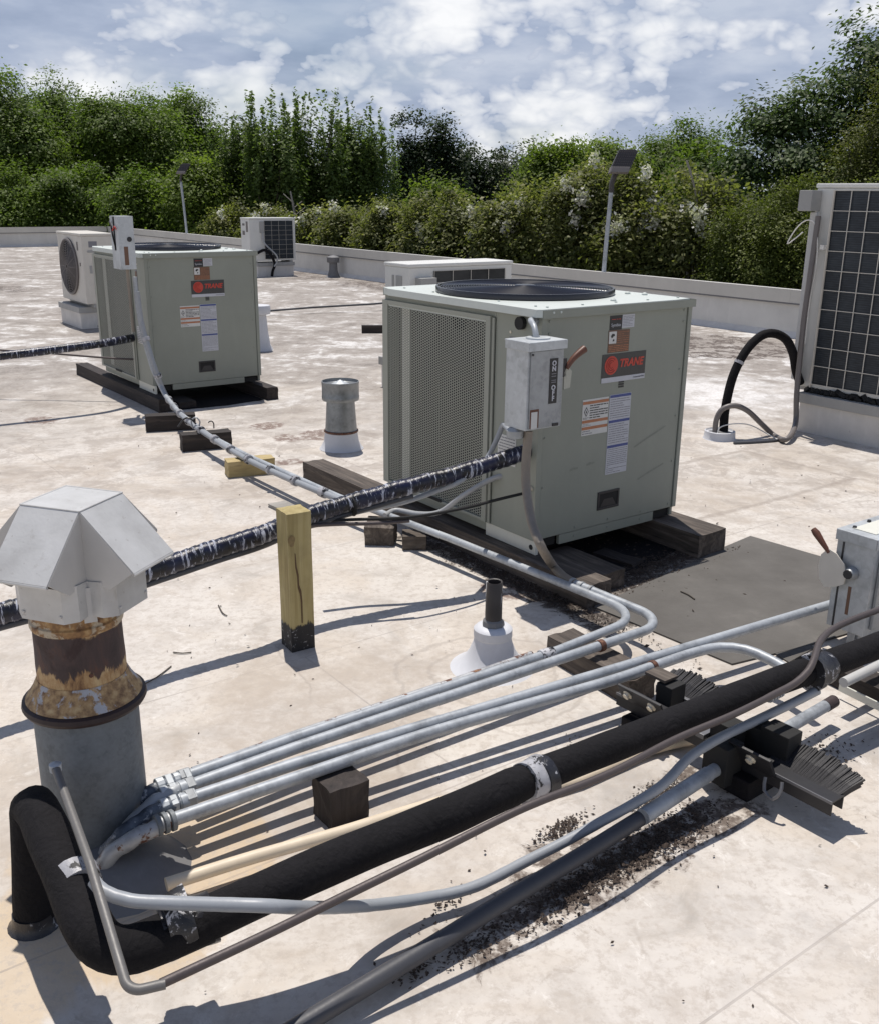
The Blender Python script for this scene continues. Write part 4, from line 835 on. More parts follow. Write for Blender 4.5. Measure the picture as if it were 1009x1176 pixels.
# ------------------------------------------------------------------ thick black insulated pipe
bt = thing('insulated_pipe', 'thick black foam-insulated pipe rising from the roof at the left and crossing to the right', 'insulated pipe', (-0.915, 1.876, 0.000)); LI = Vector((-0.915, 1.876, 0.000))
arm = crv([LI+Vector((0, 0, -.01)), (-0.911, 1.890, 0.120), (-0.906, 1.907, 0.235), (-0.902, 1.907, 0.285), (-0.876, 1.877, 0.297), (-0.804, 1.774, 0.283), (-0.734, 1.676, 0.257), (-0.680, 1.603, 0.232), (-0.642, 1.572, 0.212), (-0.595, 1.570, 0.200), (-0.540, 1.607, 0.195), (-0.455, 1.651, 0.205)], .015)
MB().tube([p-LI for p in arm], .047, 20, rf=lambda L, a: 1+.02*math.sin(L*31)).build('insulation', 'foam', bt, smooth=True)
run1 = crv([(-0.495, 1.634, 0.198), (-0.355, 1.691, 0.235), (-0.185, 1.777, 0.265), (0.016, 1.895, 0.280), (0.118, 1.966, 0.285), (0.198, 2.028, 0.285), (0.243, 2.065, 0.283)], .03)
MB().tube([p-LI for p in run1], [.044]*(len(run1)-3)+[.041, .036, .032], 20, rf=lambda L, a: 1+.015*math.sin(L*23+1)).build('insulation', 'foam', bt, smooth=True)
run2 = crv([(0.203, 2.035, 0.285), (0.413, 2.196, 0.272), (0.632, 2.350, 0.268), (0.933, 2.559, 0.268), (1.175, 2.709, 0.268), (1.383, 2.842, 0.268), (1.747, 3.074, 0.268), (3.071, 3.917, 0.268), (6.345, 5.927, 0.268)], .03)
MB().tube([p-LI for p in run2], .0405, 20, rf=lambda L, a: 1+.015*math.sin(L*27)).build('insulation', 'foam', bt, smooth=True)
dr = dirof((0.118, 1.966, 0.285), (0.413, 2.196, 0.272))
def wrapb(p, dd, r, w, mat, name='tape_wrap', wob=.04):
    p = Vector(p)-LI; dd = Vector(dd).normalized(); n = max(3, int(w/.008))
    return MB().tube([p+dd*(w*(i/n-.5)) for i in range(n+1)], r, 18, rf=lambda L, a: 1+wob*math.sin(a*3+L*70)).build(name, mat, bt, smooth=True)
wrapb((0.231, 2.052, 0.284), dr, .0475, .062, 'tape_silver', wob=.06); wrapb((0.251, 2.062, 0.278), dr, .0505, .03, 'line_wrap_dark')
wrapb((-0.729, 1.690, 0.263), dirof((-0.734, 1.676, 0.257), (-0.804, 1.774, 0.283)), .0485, .040, 'tape_silver', wob=.03); wrapb((-0.512, 1.638, 0.215), dirof((-0.540, 1.607, 0.195), (-0.455, 1.651, 0.205)), .0585, .05, 'tape_mixed', wob=.09)
wrapb((-0.493, 1.641, 0.200), dirof((-0.540, 1.607, 0.195), (-0.455, 1.651, 0.205)), .0515, .10, 'line_wrap_dark')
wrapb((1.126, 2.668, 0.268), dr, .053, .07, 'line_wrap_dark'); wrapb((1.100, 2.650, 0.268), dr, .056, .02, 'tape_mixed')
bt2 = MB(); bt2.lathe([(.060, 0), (.052, .008), (.0485, .02), (.047, .035)], (0, 0, 0), 20); bt2.build('base_flashing', 'line_wrap_dark', bt, smooth=True)

# thin rigid tube bent round the elbow and running along the thick pipe
tt = thing('thin_pipe', 'thin dull metal tube bent at the bottom left and strapped along the black pipe', 'pipe', (-0.858, 1.951, 0.360)); LT = Vector((-0.858, 1.951, 0.360))
ta = fil([(-0.848, 1.928, 0.375), (-0.681, 1.651, 0.335), (-0.535, 1.398, 0.262), (-0.476, 1.419, 0.262)], .03, 8)
MB().tube([p-LT for p in dens(ta, .03)], .0095, 12).build('tube', 'thin_tube', tt, smooth=True)
tb = crv([(-0.484, 1.419, 0.262), (-0.328, 1.540, 0.260), (-0.174, 1.663, 0.260), (-0.033, 1.758, 0.273), (0.147, 1.879, 0.293), (0.234, 1.936, 0.298), (0.412, 2.062, 0.292), (0.601, 2.222, 0.290), (0.785, 2.352, 0.290), (0.943, 2.480, 0.288), (1.009, 2.529, 0.293), (1.061, 2.576, 0.308), (1.095, 2.627, 0.322), (1.156, 2.742, 0.330), (1.243, 2.835, 0.335), (1.421, 2.957, 0.340), (1.624, 3.088, 0.340), (2.529, 3.650, 0.330), (4.374, 4.842, 0.300)], .03)
MB().tube([p-LT for p in tb], [.0095 if p.x < .9 else .0105 for p in tb], 12).build('tube', 'copper', tt, smooth=True)
for px in ((889, 797),):
    q = MB(); p = Vector((0.960, 2.537, 0.255))-LT; dd = dirof((0.812, 2.433, 0.245), (0.966, 2.543, 0.255))
    for k in range(5): q.tube([p+dd*(k*.012-.03), p+dd*(k*.012-.024)], .0165, 10)
    q.build('ribbed_coupling', 'grey_flex', tt, smooth=True)
b = MB(); p = Vector((-0.849, 1.931, 0.377))-LT; b.lathe([(.013, -.012), (.014, .006), (0, .012)], p, 10); b.build('end_cap', 'galv', tt, smooth=True)

# grey flexible conduit looping from the elbow along the roof and up to the support
df = crv([(-0.669, 1.631, 0.310), (-0.644, 1.613, 0.300), (-0.590, 1.601, 0.290), (-0.506, 1.601, 0.285), (-0.335, 1.588, 0.292), (-0.276, 1.635, 0.250), (-0.210, 1.739, 0.165), (-0.134, 1.827, 0.100), (-0.019, 1.908, 0.055), (0.093, 1.962, 0.045), (0.222, 2.058, 0.045), (0.321, 2.121, 0.055), (0.425, 2.182, 0.075), (0.530, 2.239, 0.100), (0.601, 2.275, 0.130), (0.681, 2.351, 0.160), (0.779, 2.426, 0.175), (0.903, 2.507, 0.185), (1.022, 2.578, 0.200), (1.118, 2.628, 0.220)], .02)
pipe('flexible_conduit', df, .0135, 'grey_flex', 'grey flexible conduit sagging to the roof in front of the black pipe', 'flexible conduit', rf=lambda L, a: 1+.02*math.sin(L*400))
# big dull conduit lying low along the front
bd = thing('drain_pipe', 'fat grey pipe lying low on the roof along the bottom, with a rusty open end', 'pipe', (0.362, 2.074, 0.055)); LD = Vector((0.362, 2.074, 0.055))
MB().tube([p-LD for p in dens([(-0.630, 1.225, 0.030), (-0.400, 1.435, 0.035), (-0.207, 1.597, 0.040), (-0.037, 1.738, 0.045), (0.161, 1.902, 0.055), (0.361, 2.067, 0.060), (0.557, 2.236, 0.065), (0.755, 2.416, 0.068)], .05)], .0205, 18).build('pipe', 'dark_flex', bd, smooth=True)  # dark colour carries the shade cast by the black pipe
MB().tube([p-LD for p in dens([(0.532, 2.202, 0.075), (0.753, 2.408, 0.073)], .05)], .0215, 18).build('sleeve', 'galv', bd, smooth=True)  # paler stretch, its colour carrying the sunlight on the pipe
MB().tube([p-LD for p in dens([(0.752, 2.405, 0.075), (1.252, 2.819, 0.080)], .05)], .019, 18).build('pipe', 'galv', bd, smooth=True)
MB().tube([Vector((1.219, 2.790, 0.080))-LD, Vector((1.259, 2.825, 0.080))-LD], .0198, 18).build('rusty_end', 'rust_brown', bd, smooth=True)
MB().tube([Vector((1.254, 2.822, 0.080))-LD, Vector((1.262, 2.828, 0.080))-LD], .017, 14).build('bore', 'black_gap', bd)
# cream plastic pipe
pipe('plastic_pipe', crv([(-0.631, 1.950, 0.050), (-0.448, 2.053, 0.050), (-0.248, 2.161, 0.045), (0.045, 2.338, 0.030), (0.340, 2.418, 0.022), (0.503, 2.524, 0.022), (0.636, 2.617, 0.022), (0.767, 2.675, 0.022), (0.945, 2.741, 0.022)], .05), .0165, 'cream_pvc', 'cream plastic pipe lying on the roof under the black pipe', 'plastic pipe')
pipe('plastic_pipe', dens([(1.307, 2.883, 0.115), (1.476, 3.012, 0.115), (1.773, 3.231, 0.115), (3.916, 4.755, 0.115)], .05), .0165, 'white_pvc', 'short white plastic pipe leaving the picture under the black pipe at the right edge', 'plastic pipe')
b = MB(); A_, B_ = Vector((1.347, 2.998, 0.020)), Vector((1.477, 2.777, 0.020)); dd = (B_-A_).normalized(); nn = Vector((-dd.y, dd.x, 0))
b.box((A_+B_)/2+Vector((0, 0, .02)), ((B_-A_).length, .006, .028), Matrix((dd, nn, Vector((0, 0, 1)))).transposed()); 
eq = b.build('equipment_rail', 'rail_pale', None, tuple(A_), bevel=.002); tag(eq, 'pale metal rail at the right edge below the white plastic pipe', 'metal rail')
timber('sleeper', 'black timber behind the pale rail at the right edge', (A_+(B_-A_)*.6+nn*.10)[:2], (.52, .10, .07), math.atan2(dd.y, dd.x), 'wood_dark_x', 'sleeper')

# ------------------------------------------------------------------ blue-black wrapped refrigerant lines
rl = thing('wrapped_line', 'blue-black taped refrigerant line held up by the yellow post and entering the large unit', 'refrigerant line', (-0.587, 3.642, 0.400)); LR = Vector((-0.587, 3.642, 0.400))
rp = crv([(-2.219, 2.245, 0.340), (-1.811, 2.475, 0.340), (-1.470, 2.722, 0.345), (-1.356, 2.824, 0.350), (-1.147, 3.002, 0.355), (-0.943, 3.200, 0.370), (-0.789, 3.326, 0.390), (-0.649, 3.440, 0.405), (-0.493, 3.622, 0.425), (-0.191, 3.817, 0.465), (0.054, 3.948, 0.500), (0.238, 4.053, 0.530), (0.364, 4.124, 0.555), (0.454, 4.201, 0.560)], .0065)
MB().tube([p-LR for p in rp], .034, 18, rf=lambda L, a: .97+.11*((L/.034+.12*math.sin(a+1)) % 1)+.03*math.sin(L*37+a*2)).build('wrapping', 'line_wrap', rl, smooth=True)
MB().tube([p-LR+Vector((0.0, -.004, -.042)) for p in rp[:int(len(rp)*.80)]], .013, 10).build('inner_tube', 'dark_flex', rl, smooth=True)
for p_, q_ in (((-0.344, 3.717, 0.443), (-0.493, 3.622, 0.425)),):
    sleeve(rl, LR, Vector(p_)+Vector((0, 0, -.01)), dirof(p_, q_), .043, .008, 'black_gap', 'cable_tie')
pipe('flexible_conduit', crv([(-0.483, 3.772, 0.340), (-0.334, 3.833, 0.370), (-0.152, 3.874, 0.400), (0.001, 3.933, 0.440), (0.090, 3.941, 0.480), (0.192, 4.160, 0.501), (0.248, 4.150, 0.620), (0.265, 4.140, 0.668), (0.282, 4.060, 0.668), (0.306, 4.020, 0.652)], .02), .0115, 'grey_flex', 'grey flexible conduit under the wrapped line, rising to the ON OFF box', 'flexible conduit')
fx = thing('flexible_conduit', 'grey flexible conduit ending in a connector on the side of the large unit', 'flexible conduit', (-0.304, 4.423, 0.130)); LF = Vector((-0.304, 4.423, 0.130))
MB().tube([Vector(p)-LF for p in crv([(-0.260, 4.516, 0.135), (-0.209, 4.584, 0.140), (-0.102, 4.502, 0.150), (0.002, 4.377, 0.200), (0.100, 4.301, 0.300), (0.215, 4.283, 0.380), (0.284, 4.266, 0.410), (0.332, 4.297, 0.410)], .02)], .0125, 12, rf=lambda L, a: 1+.03*math.sin(L*300)).build('hose', 'grey_pvc', fx, smooth=True)
p = Vector((0.304, 4.281, 0.410))-LF; b = MB(); b.tube([p, p+E1*.02], .024, 8); b.tube([p+E1*.02, p+E1*.055], .016, 10); b.build('connector', 'galv_dull', fx, smooth=True)
pipe('cable', crv([(-0.519, 3.632, 0.390), (-0.356, 3.685, 0.385), (-0.118, 3.726, 0.385), (0.090, 3.848, 0.385), (0.239, 3.991, 0.380), (0.372, 4.132, 0.370)], .02), .0065, 'black_gap', 'thin black cable sagging under the wrapped line to the large unit', 'cable')
pipe('cable', crv([(-0.509, 3.605, 0.385), (-0.403, 3.644, 0.380), (-0.254, 3.690, 0.370), (-0.118, 3.728, 0.370)], .02), .008, 'copper', 'thin rusty-brown tube below the wrapped line beside the post', 'cable')
fb = pipe('flexible_conduit', crv([(0.542, 3.672, 0.130), (0.500, 3.765, 0.130), (0.465, 3.841, 0.150), (0.394, 3.620, 0.305), (0.365, 3.740, 0.364), (0.350, 3.850, 0.458), (0.346, 3.890, 0.556), (0.352, 3.900, 0.698)], .02), .0185, 'flex_brown', 'brown flexible hose hanging from the ON OFF box to the conduit coupling', 'flexible conduit', rf=lambda L, a: 1+.015*math.sin(L*300))
rb = thing('wrapped_line', 'blue-black taped refrigerant line entering the farther unit from the left edge', 'refrigerant line', (-2.839, 7.249, 0.490)); LR2 = Vector((-2.839, 7.249, 0.490))
rp2 = crv([(-5.375, 5.442, 0.440), (-4.359, 6.100, 0.450), (-3.512, 6.798, 0.460), (-3.146, 7.069, 0.470), (-2.851, 7.281, 0.485), (-2.556, 7.557, 0.500), (-2.408, 7.908, 0.500), (-2.368, 7.962, 0.500)], .02)
MB().tube([p-LR2 for p in rp2], .030, 16, rf=lambda L, a: .97+.10*((L/.05+.1*math.sin(a)) % 1)).build('wrapping', 'line_wrap', rb, smooth=True)
pipe('cable', crv([(-6.111, 6.879, 0.400), (-3.996, 8.052, 0.400), (-3.527, 7.937, 0.380), (-3.103, 7.916, 0.360), (-2.749, 7.891, 0.340), (-2.539, 7.881, 0.330), (-2.375, 7.912, 0.320)], .04), .008, 'copper', 'thin brown cable below the wrapped line of the farther unit', 'cable')

# ------------------------------------------------------------------ post and blocks
po = thing('wood_post', 'yellow pine post with a split, its foot dipped in black, holding up the wrapped line', 'post', (-.517, 3.356, 0), .56)
o = MB().bb(-.046, .046, -.046, .046, 0, .53).build('shaft', 'post_wood', po, jitter=.0012)
q = MB(); q.add([(-.022, -.0478, .385), (-.0185, -.0478, .38), (-.0155, -.0478, .33), (-.0095, -.0478, .30), (-.0085, -.0478, .26), (-.001, -.0478, .235), (.0015, -.0478, .19), (.0005, -.0478, .11), (-.004, -.0478, .11), (-.0045, -.0478, .19), (-.0075, -.0478, .225), (-.0145, -.0478, .25), (-.0155, -.0478, .295), (-.0215, -.0478, .33)], [tuple(range(13, -1, -1))])
M['split'] = painted('split', (.11, .065, .03), .8, .6, 60); q.build('split', 'split', po)
q = MB(); q.add([(-.032+.013*math.cos(a)*(1+.2*math.sin(3*a)), -.0476, .43+.022*math.sin(a)) for a in [2*PI*i/16 for i in range(16)]], [tuple(range(16))]); M['knot'] = painted('knot', (.24, .17, .075), .8, .8, 70); q.build('knot', 'knot', po)
timber('wood_block', 'almost black end-grain block carrying the four conduits in front', (-.255, 2.305), (.115, .10, .116), .62, 'wood_dark', 'wood block')
BG = 'short wood blocks under the conduits'
def blk(px, label, dims, mat, rz=.50, dx=0, dy=.05): timber('wood_block', label, (px[0]+dx, px[1]+dy), dims, rz, mat, 'wood block', BG)
blk((-1.92, 6.80), 'dark block under the taped conduit, nearest the farther unit', (.34, .10, .11), 'wood_dark_x', .30, .02, .05)
blk((-1.55, 6.27), 'dark block with a wire hook, middle of the three under the taped conduit', (.32, .10, .11), 'wood_dark_x', .42, .02, .05)
blk((-1.15, 5.66), 'fresh yellow block, third under the taped conduit', (.28, .10, .095), 'wood_new_flat', .42, .02, .05)
timber('wood_block', 'weathered brown block under the conduit, left of two by the large unit', uloc(u1, -.27, .80), (.19, .14, .09), YAW+.9, 'wood_grey_x', 'wood block', BG)
timber('wood_block', 'small brown block beside the large unit, right of the two', uloc(u1, -.20, .62), (.11, .10, .07), .05, 'wood_grey_x', 'wood block', BG)
timber('wood_board', 'flat grey board lying under the conduit left of the large unit', uloc(u1, -.42, 1.36), (.10, .44, .018), YAW+.05, 'wood_board', 'board')
timber('wood_block', 'weathered block under the hairpin bend of the conduits', (.56, 3.13), (.12, .42, .09), YAW-.05, 'wood_grey', 'wood block')
timber('wood_block', 'dark timber end lying on the roof between the far wall unit and the middle one', (-.80, 12.1), (.32, .10, .09), .10, 'wood_dark_x', 'wood block')
pipe('thin_pipe', dens([(-2.495, 13.652, 0.060), (-1.791, 14.083, 0.080), (-0.962, 14.440, 0.100), (-0.481, 14.984, 0.100)], .3), .014, 'dark_flex', 'thin dark pipe crossing the roof far behind the units', 'pipe')

# grey walk mat
mt = MB(); pts = [uloc(u1, *p) for p in ((-.02, -.40), (.34, -.345), (.62, -.31), (.98, -.24), (1.25, -.205), (1.29, -.7), (1.32, -1.25), (.7, -1.16), (.35, -1.12), (.02, -1.06), (0, -.7))]
mt.prism(pts, .001, .007); tag(mt.build('walk_mat', 'mat', None, (*pts[0], 0)), 'grey rubber walk mat lying in front of the large unit', 'mat')
pt = MB(); pts = [(1.209, 3.395, 0.000)[:2], (1.351, 3.507, 0.000)[:2], (1.405, 3.377, 0.000)[:2], (1.266, 3.251, 0.000)[:2]]
pt.prism(pts, .001, .006); tag(pt.build('walk_mat', 'mat', None, (*pts[0], 0)), 'small grey pad between the black pipe and the weathered disconnect box', 'mat')

# ------------------------------------------------------------------ roof vents
sv = thing('vent_stack', 'tall rusty vent stack with a square white metal cap at the left', 'vent stack', (-.868, 2.19, 0), 0)
lo = MB(); lo.lathe([(.128, -.01), (.125, .10), (.124, .41), (.120, .415)], (0, 0, 0), 40); lo.build('lower_pipe', 'galv_dark', sv, smooth=True)
ri = MB(); ri.lathe([(.122, .398), (.142, .402), (.147, .411), (.145, .421), (.136, .426), (.12, .427)], (0, 0, 0), 44); ri.build('storm_collar', 'rust_ring', sv, smooth=True)
f1 = MB(); f1.lathe([(.137, .4265), (.130, .437), (.118, .455), (.110, .472), (.1055, .482)], (0, 0, 0), 44); f1.build('flaking_sealant', 'flaky', sv, smooth=True)
up = MB(); up.lathe([(.104, .46), (.1045, .52), (.103, .56), (.102, .66)], (0, 0, 0), 40)
t = NT('stack_rust'); z_ = t.sep(t.obj)[2]; a = t.noise(t.mapping(t.obj, (1, 1, .45)), 22, 7, .72, .5); b = t.noise(t.obj, 8, 5, .65, .5); e_n = t.noise(t.mapping(t.obj, (1, 1, .25)), 16, 6, .7)
c = t.ramp(a, [(.30, (.035, .024, .024)), (.52, (.062, .040, .038)), (.72, (.125, .055, .032))]); c = t.mix(t.ramp(b, [(.54, 0.0), (.62, .7)]), c, (.030, .013, .012))
tan_ = t.ramp(a, [(.32, (.12, .055, .025)), (.46, (.36, .22, .10)), (.62, (.50, .37, .20))])
lowm = t.ramp(t.math('ADD', z_, t.math('MULTIPLY', t.math('SUBTRACT', e_n, .5), .16)), [(.508, 1.0), (.514, 0.0)]); c = t.mix(lowm, c, tan_)
him = t.ramp(t.math('ADD', z_, t.math('MULTIPLY', t.math('SUBTRACT', e_n, .5), .07)), [(.612, 0.0), (.616, 1.0)]); c = t.mix(him, c, tan_)
t.bump(a, .5, .006); M['stack_rust'] = t.set(c, .72); up.build('upper_pipe', 'stack_rust', sv, smooth=True)
up = MB(); up.lathe([(.106, .615), (.108, .62), (.108, .632), (.104, .636), (.1035, .66), (.109, .663), (.108, .672), (.104, .70)], (0, 0, 0), 40); up.build('top_collar', 'rust_collar', sv, smooth=True)
MB().lathe([(.005, 0), (.005, .004), (0, .006)], (.055, -.088, .515), 8, 0, Matrix.Rotation(PI/2, 3, 'X')).build('rivet', 'rust_band', sv)
def cap_part(name, vs, fs, mat='cap_white', sol=.0028):
    o = MB().add(vs, fs).build(name, mat, sv); o.rotation_euler = (0, 0, -.314); o.location = (.02, 0, 0)
    md = o.modifiers.new('s', 'SOLIDIFY'); md.thickness = sol; md.offset = 0; return o
t = NT('cap_metal'); a = t.noise(t.mapping(t.obj, (1, 1, .22)), 24, 6, .7, .4); b = t.noise(t.obj, 6, 5, .6); f_ = t.noise(t.obj, 70, 3)
c = t.ramp(b, [(.3, (.40, .395, .385)), (.5, (.50, .50, .49)), (.7, (.57, .57, .565))]); c = t.mix(t.ramp(a, [(.60, 0.0), (.74, .55)]), c, (.30, .275, .24)); c = t.mix(t.ramp(f_, [(.66, 0.0), (.72, .5)]), c, (.33, .31, .29))
t.bump(b, .25, .02); M['cap_white'] = t.set(c, .42, .15); M['cap_side'] = painted('cap_side', (.50, .49, .47), .5, .3, 6)
a_ = .078; e_ = .128; e2_ = .062; zt_, zl_, zm_, zb2 = .922, .792, .745, .672
cap_part('cap_top', [(-a_, -a_, zt_), (a_, -a_, zt_), (a_, a_, zt_), (-a_, a_, zt_), (0, 0, zt_+.004)], [(0, 1, 4), (1, 2, 4), (2, 3, 4), (3, 0, 4)])
for k in range(4):
    R_ = Matrix.Rotation(k*PI/2, 3, 'Z'); V = lambda x, y, z: tuple(R_ @ Vector((x, y, z)))
    cap_part('cap_hood', [V(-a_, -a_, zt_), V(a_, -a_, zt_), V(a_, -a_-e_, zl_), V(-a_, -a_-e_, zl_), V(a_, -a_-e_, zl_-.008), V(-a_, -a_-e_, zl_-.008)], [(0, 3, 2, 1), (3, 5, 4, 2)])
    cap_part('cap_side', [V(a_, -a_, zt_-.001), V(a_, -a_-e_+.002, zl_), V(a_, -a_-e2_, zm_), V(a_, -a_, zm_+.012)], [(0, 1, 2, 3)], 'cap_side'); cap_part('cap_side', [V(-a_, -a_, zt_-.001), V(-a_, -a_-e_+.002, zl_), V(-a_, -a_-e2_, zm_), V(-a_, -a_, zm_+.012)], [(3, 2, 1, 0)], 'cap_side')
    ch = .022
    cap_part('cap_skirt', [V(-a_+ch, -a_-e2_, zm_+.01), V(a_-ch, -a_-e2_, zm_+.01), V(a_-ch, -a_-e2_, zb2), V(-a_+ch, -a_-e2_, zb2), V(a_+.004, -a_-e2_+ch, zm_+.016), V(a_+.004, -a_-e2_+ch, zb2+.002), V(a_+.004, -a_-.004, zm_+.014), V(a_+.004, -a_-.004, zb2+.004),
             V(-a_-.004, -a_-e2_+ch, zm_+.016), V(-a_-.004, -a_-e2_+ch, zb2+.002), V(-a_-.004, -a_-.004, zm_+.014), V(-a_-.004, -a_-.004, zb2+.004)],
             [(0, 3, 2, 1), (1, 2, 5, 4), (4, 5, 7, 6), (3, 0, 8, 9), (9, 8, 10, 11)], 'cap_white')
cap_part('cap_strap', [(a_-.002, -a_-.018, zm_+.0), (a_+.018, -a_+.002, zm_+.0), (a_+.018, -a_+.002, zb2-.012), (a_-.002, -a_-.018, zb2-.012)], [(0, 1, 2, 3)], 'cap_side')
for k in range(4):
    R_ = Matrix.Rotation(k*PI/2, 3, 'Z'); q = MB()
    for x in (-.05, .05):
        q.lathe([(.0045, 0), (.004, .003), (0, .004)], R_ @ Vector((x, -a_-e2_-.001, zb2+.018)), 8, 0, R_ @ Matrix.Rotation(PI/2, 3, 'X'))
    o = q.build('rivet', 'cap_side', sv); o.rotation_euler = (0, 0, -.314); o.location = (.02, 0, 0); q = MB()
    q.tube([R_ @ Vector((-a_, -a_-e_, zl_-.004)), R_ @ Vector((a_, -a_-e_, zl_-.004))], .0035, 8)
    o = q.build('rolled_edge', 'cap_white', sv, smooth=True); o.rotation_euler = (0, 0, -.314); o.location = (.02, 0, 0); q = MB()
    q.tube([R_ @ Vector((-a_-.002, -a_-.001, zt_+.001)), R_ @ Vector((a_+.002, -a_-.001, zt_+.001))], .0022, 6)
    o = q.build('rolled_edge', 'cap_white', sv, smooth=True); o.rotation_euler = (0, 0, -.314); o.location = (.02, 0, 0)
if 1:
    b = MB(); b.lathe([(.075, .62), (.08, .90), (0, .90)], (.02, 0, 0), 24); b.build('inner_tube', 'rust_collar', sv, smooth=True)

v2 = thing('roof_vent', 'round galvanized roof vent with a drum cap between the two condensing units', 'roof vent', (-.648, 6.36, 0))
b = MB(); b.lathe([(.145, .002), (.135, .012), (.115, .05), (.105, .115)], (0, 0, 0), 36); b.build('flashing', 'boot', v2, smooth=True)
b = MB(); b.lathe([(.108, .112), (.112, .125), (.104, .13), (.098, .21), (.090, .335)], (0, 0, 0), 36); b.build('body', 'galv_vent', v2, smooth=True)
b = MB(); b.lathe([(.108, .1125), (.113, .118), (.112, .126), (.103, .130)], (0, 0, 0), 36); b.build('rust_ring', 'rust_band', v2, smooth=True)
b = MB(); b.lathe([(.086, .336), (.118, .325), (.121, .332), (.121, .352), (.1195, .356), (.1195, .425), (.121, .43), (.121, .447), (.116, .448), (.114, .43), (.10, .42), (0, .42)], (0, 0, 0), 40); b.build('drum', 'galv_vent', v2, smooth=True)
b = MB(); b.lathe([(.072, .421), (.04, .438), (0, .456)], (0, 0, 0), 32); b.build('cone', 'galv_box', v2, smooth=True)

v3 = thing('roof_vent', 'white coated roof vent peeking out behind the farther unit', 'roof vent', (-1.93, 10.62, 0))
b = MB(); b.lathe([(.14, .0), (.11, .06), (.09, .20), (.08, .36), (.075, .38)], (0, 0, 0), 26); b.build('body', 'boot', v3, smooth=True)
b = MB(); b.lathe([(.075, .37), (.12, .38), (.125, .39), (.125, .46), (.12, .47), (0, .485)], (0, 0, 0), 26); b.build('drum', 'boot', v3, smooth=True)
v4 = thing('roof_vent', 'small capped vent pipe standing close to the far parapet', 'roof vent', (-2.17, 20.4, 0))
b = MB(); b.lathe([(.17, .0), (.12, .03), (.085, .14), (.08, .29)], (0, 0, 0), 22); b.build('body', 'sealant', v4, smooth=True)
b = MB(); b.lathe([(.08, .28), (.12, .29), (.125, .30), (.125, .39), (.06, .42), (0, .43)], (0, 0, 0), 22); b.build('drum', 'sealant', v4, smooth=True)

v5 = thing('vent_pipe', 'short black pipe standing in a white bell-shaped boot', 'vent pipe', (.192, 3.20, 0))
b = MB(); b.lathe([(.150, .0), (.128, .012), (.104, .03), (.084, .06), (.070, .095), (.064, .118), (.068, .122), (.068, .15), (.060, .158), (.045, .162)], (0, 0, 0), 36); b.build('boot', 'boot', v5, smooth=True)
b = MB(); b.lathe([(.036, .158), (.040, .165), (.037, .18), (.031, .186)], (0, 0, 0), 9); b.build('clamp', 'sealant', v5, smooth=False)
b = MB(); b.lathe([(.030, .15), (.029, .325), (.0275, .327), (.023, .325), (.023, .24), (0, .24)], (0, 0, 0), 24); 
M['pipe_peeling'] = tape('pipe_peeling', ((.020, .017, .016), (.06, .05, .046)), (.50, .50, .50), .555, 9, .5, (2.2, 2.2, .5)); b.build('pipe', 'pipe_peeling', v5, smooth=True)
# small round pitch pan with a hose loop
v6 = thing('pitch_pan', 'low round white pan where the black hose loop enters the roof', 'pitch pan', (1.944, 6.76, 0))
b = MB(); b.lathe([(.115, .0), (.108, .008), (.104, .055), (.098, .058), (.094, .05), (.09, .045)], (0, 0, 0), 28); b.build('rim', 'boot', v6, smooth=True)
b = MB(); b.lathe([(.096, .044), (.05, .047), (0, .05)], (0, 0, 0), 20); b.build('filler', 'sealant', v6, smooth=True)
hl = thing('hose', 'black insulated hose arching from the white pan to the tall outdoor unit', 'hose', (1.975, 6.780, 0.036)); LH = Vector((1.975, 6.780, 0.036))
hp = crv([(1.977, 6.780, 0.017), (1.977, 6.800, 0.198), (2.020, 6.840, 0.424), (2.104, 6.880, 0.593), (2.211, 6.930, 0.689), (2.313, 6.970, 0.703), (2.413, 7.000, 0.658), (2.484, 7.030, 0.556), (2.523, 7.050, 0.442), (2.577, 7.080, 0.337)], .02)
MB().tube([p-LH for p in hp], .031, 14).build('insulation', 'foam', hl, smooth=True)
q = MB(); i_ = len(hp)*38//100; q.tube([hp[i_]-LH, hp[i_+1]-LH], .034, 14); q.build('tape_wrap', 'tape_silver', hl, smooth=True)
gl_ = thing('flexible_conduit', 'grey flexible conduit looping from the white pan up the side of the tall unit', 'flexible conduit', (1.904, 6.740, 0.038)); LG = Vector((1.904, 6.740, 0.038))
MB().tube([p-LG for p in crv([(1.905, 6.740, 0.026), (1.906, 6.740, 0.137), (1.941, 6.740, 0.211), (2.026, 6.750, 0.234), (2.129, 6.780, 0.192), (2.249, 6.820, 0.092), (2.354, 6.850, 0.005), (2.347, 6.614, 0.030), (2.417, 6.687, 0.050), (2.521, 6.920, 0.091), (2.516, 6.950, 0.267), (2.519, 6.980, 0.479), (2.520, 7.000, 0.780), (2.533, 7.020, 1.075), (2.545, 7.040, 1.277), (2.552, 7.050, 1.489)], .02)], .019, 12).build('hose', 'lamp_grey', gl_, smooth=True)
pipe('cable', crv([(1.910, 6.700, 0.047), (1.924, 6.700, 0.091), (2.012, 6.720, 0.112), (2.145, 6.760, 0.098), (2.287, 6.800, 0.028), (2.334, 6.696, 0.010)], .02), .004, 'wire_white', 'thin pale wire on the roof beside the white pan', 'cable')
pipe('cable', crv([(1.997, 6.587, 0.008), (2.143, 6.619, 0.008), (2.311, 6.677, 0.008), (2.428, 6.760, 0.008)], .03), .010, 'dark_flex', 'thin dark cable lying on the roof beside the white pan', 'cable')

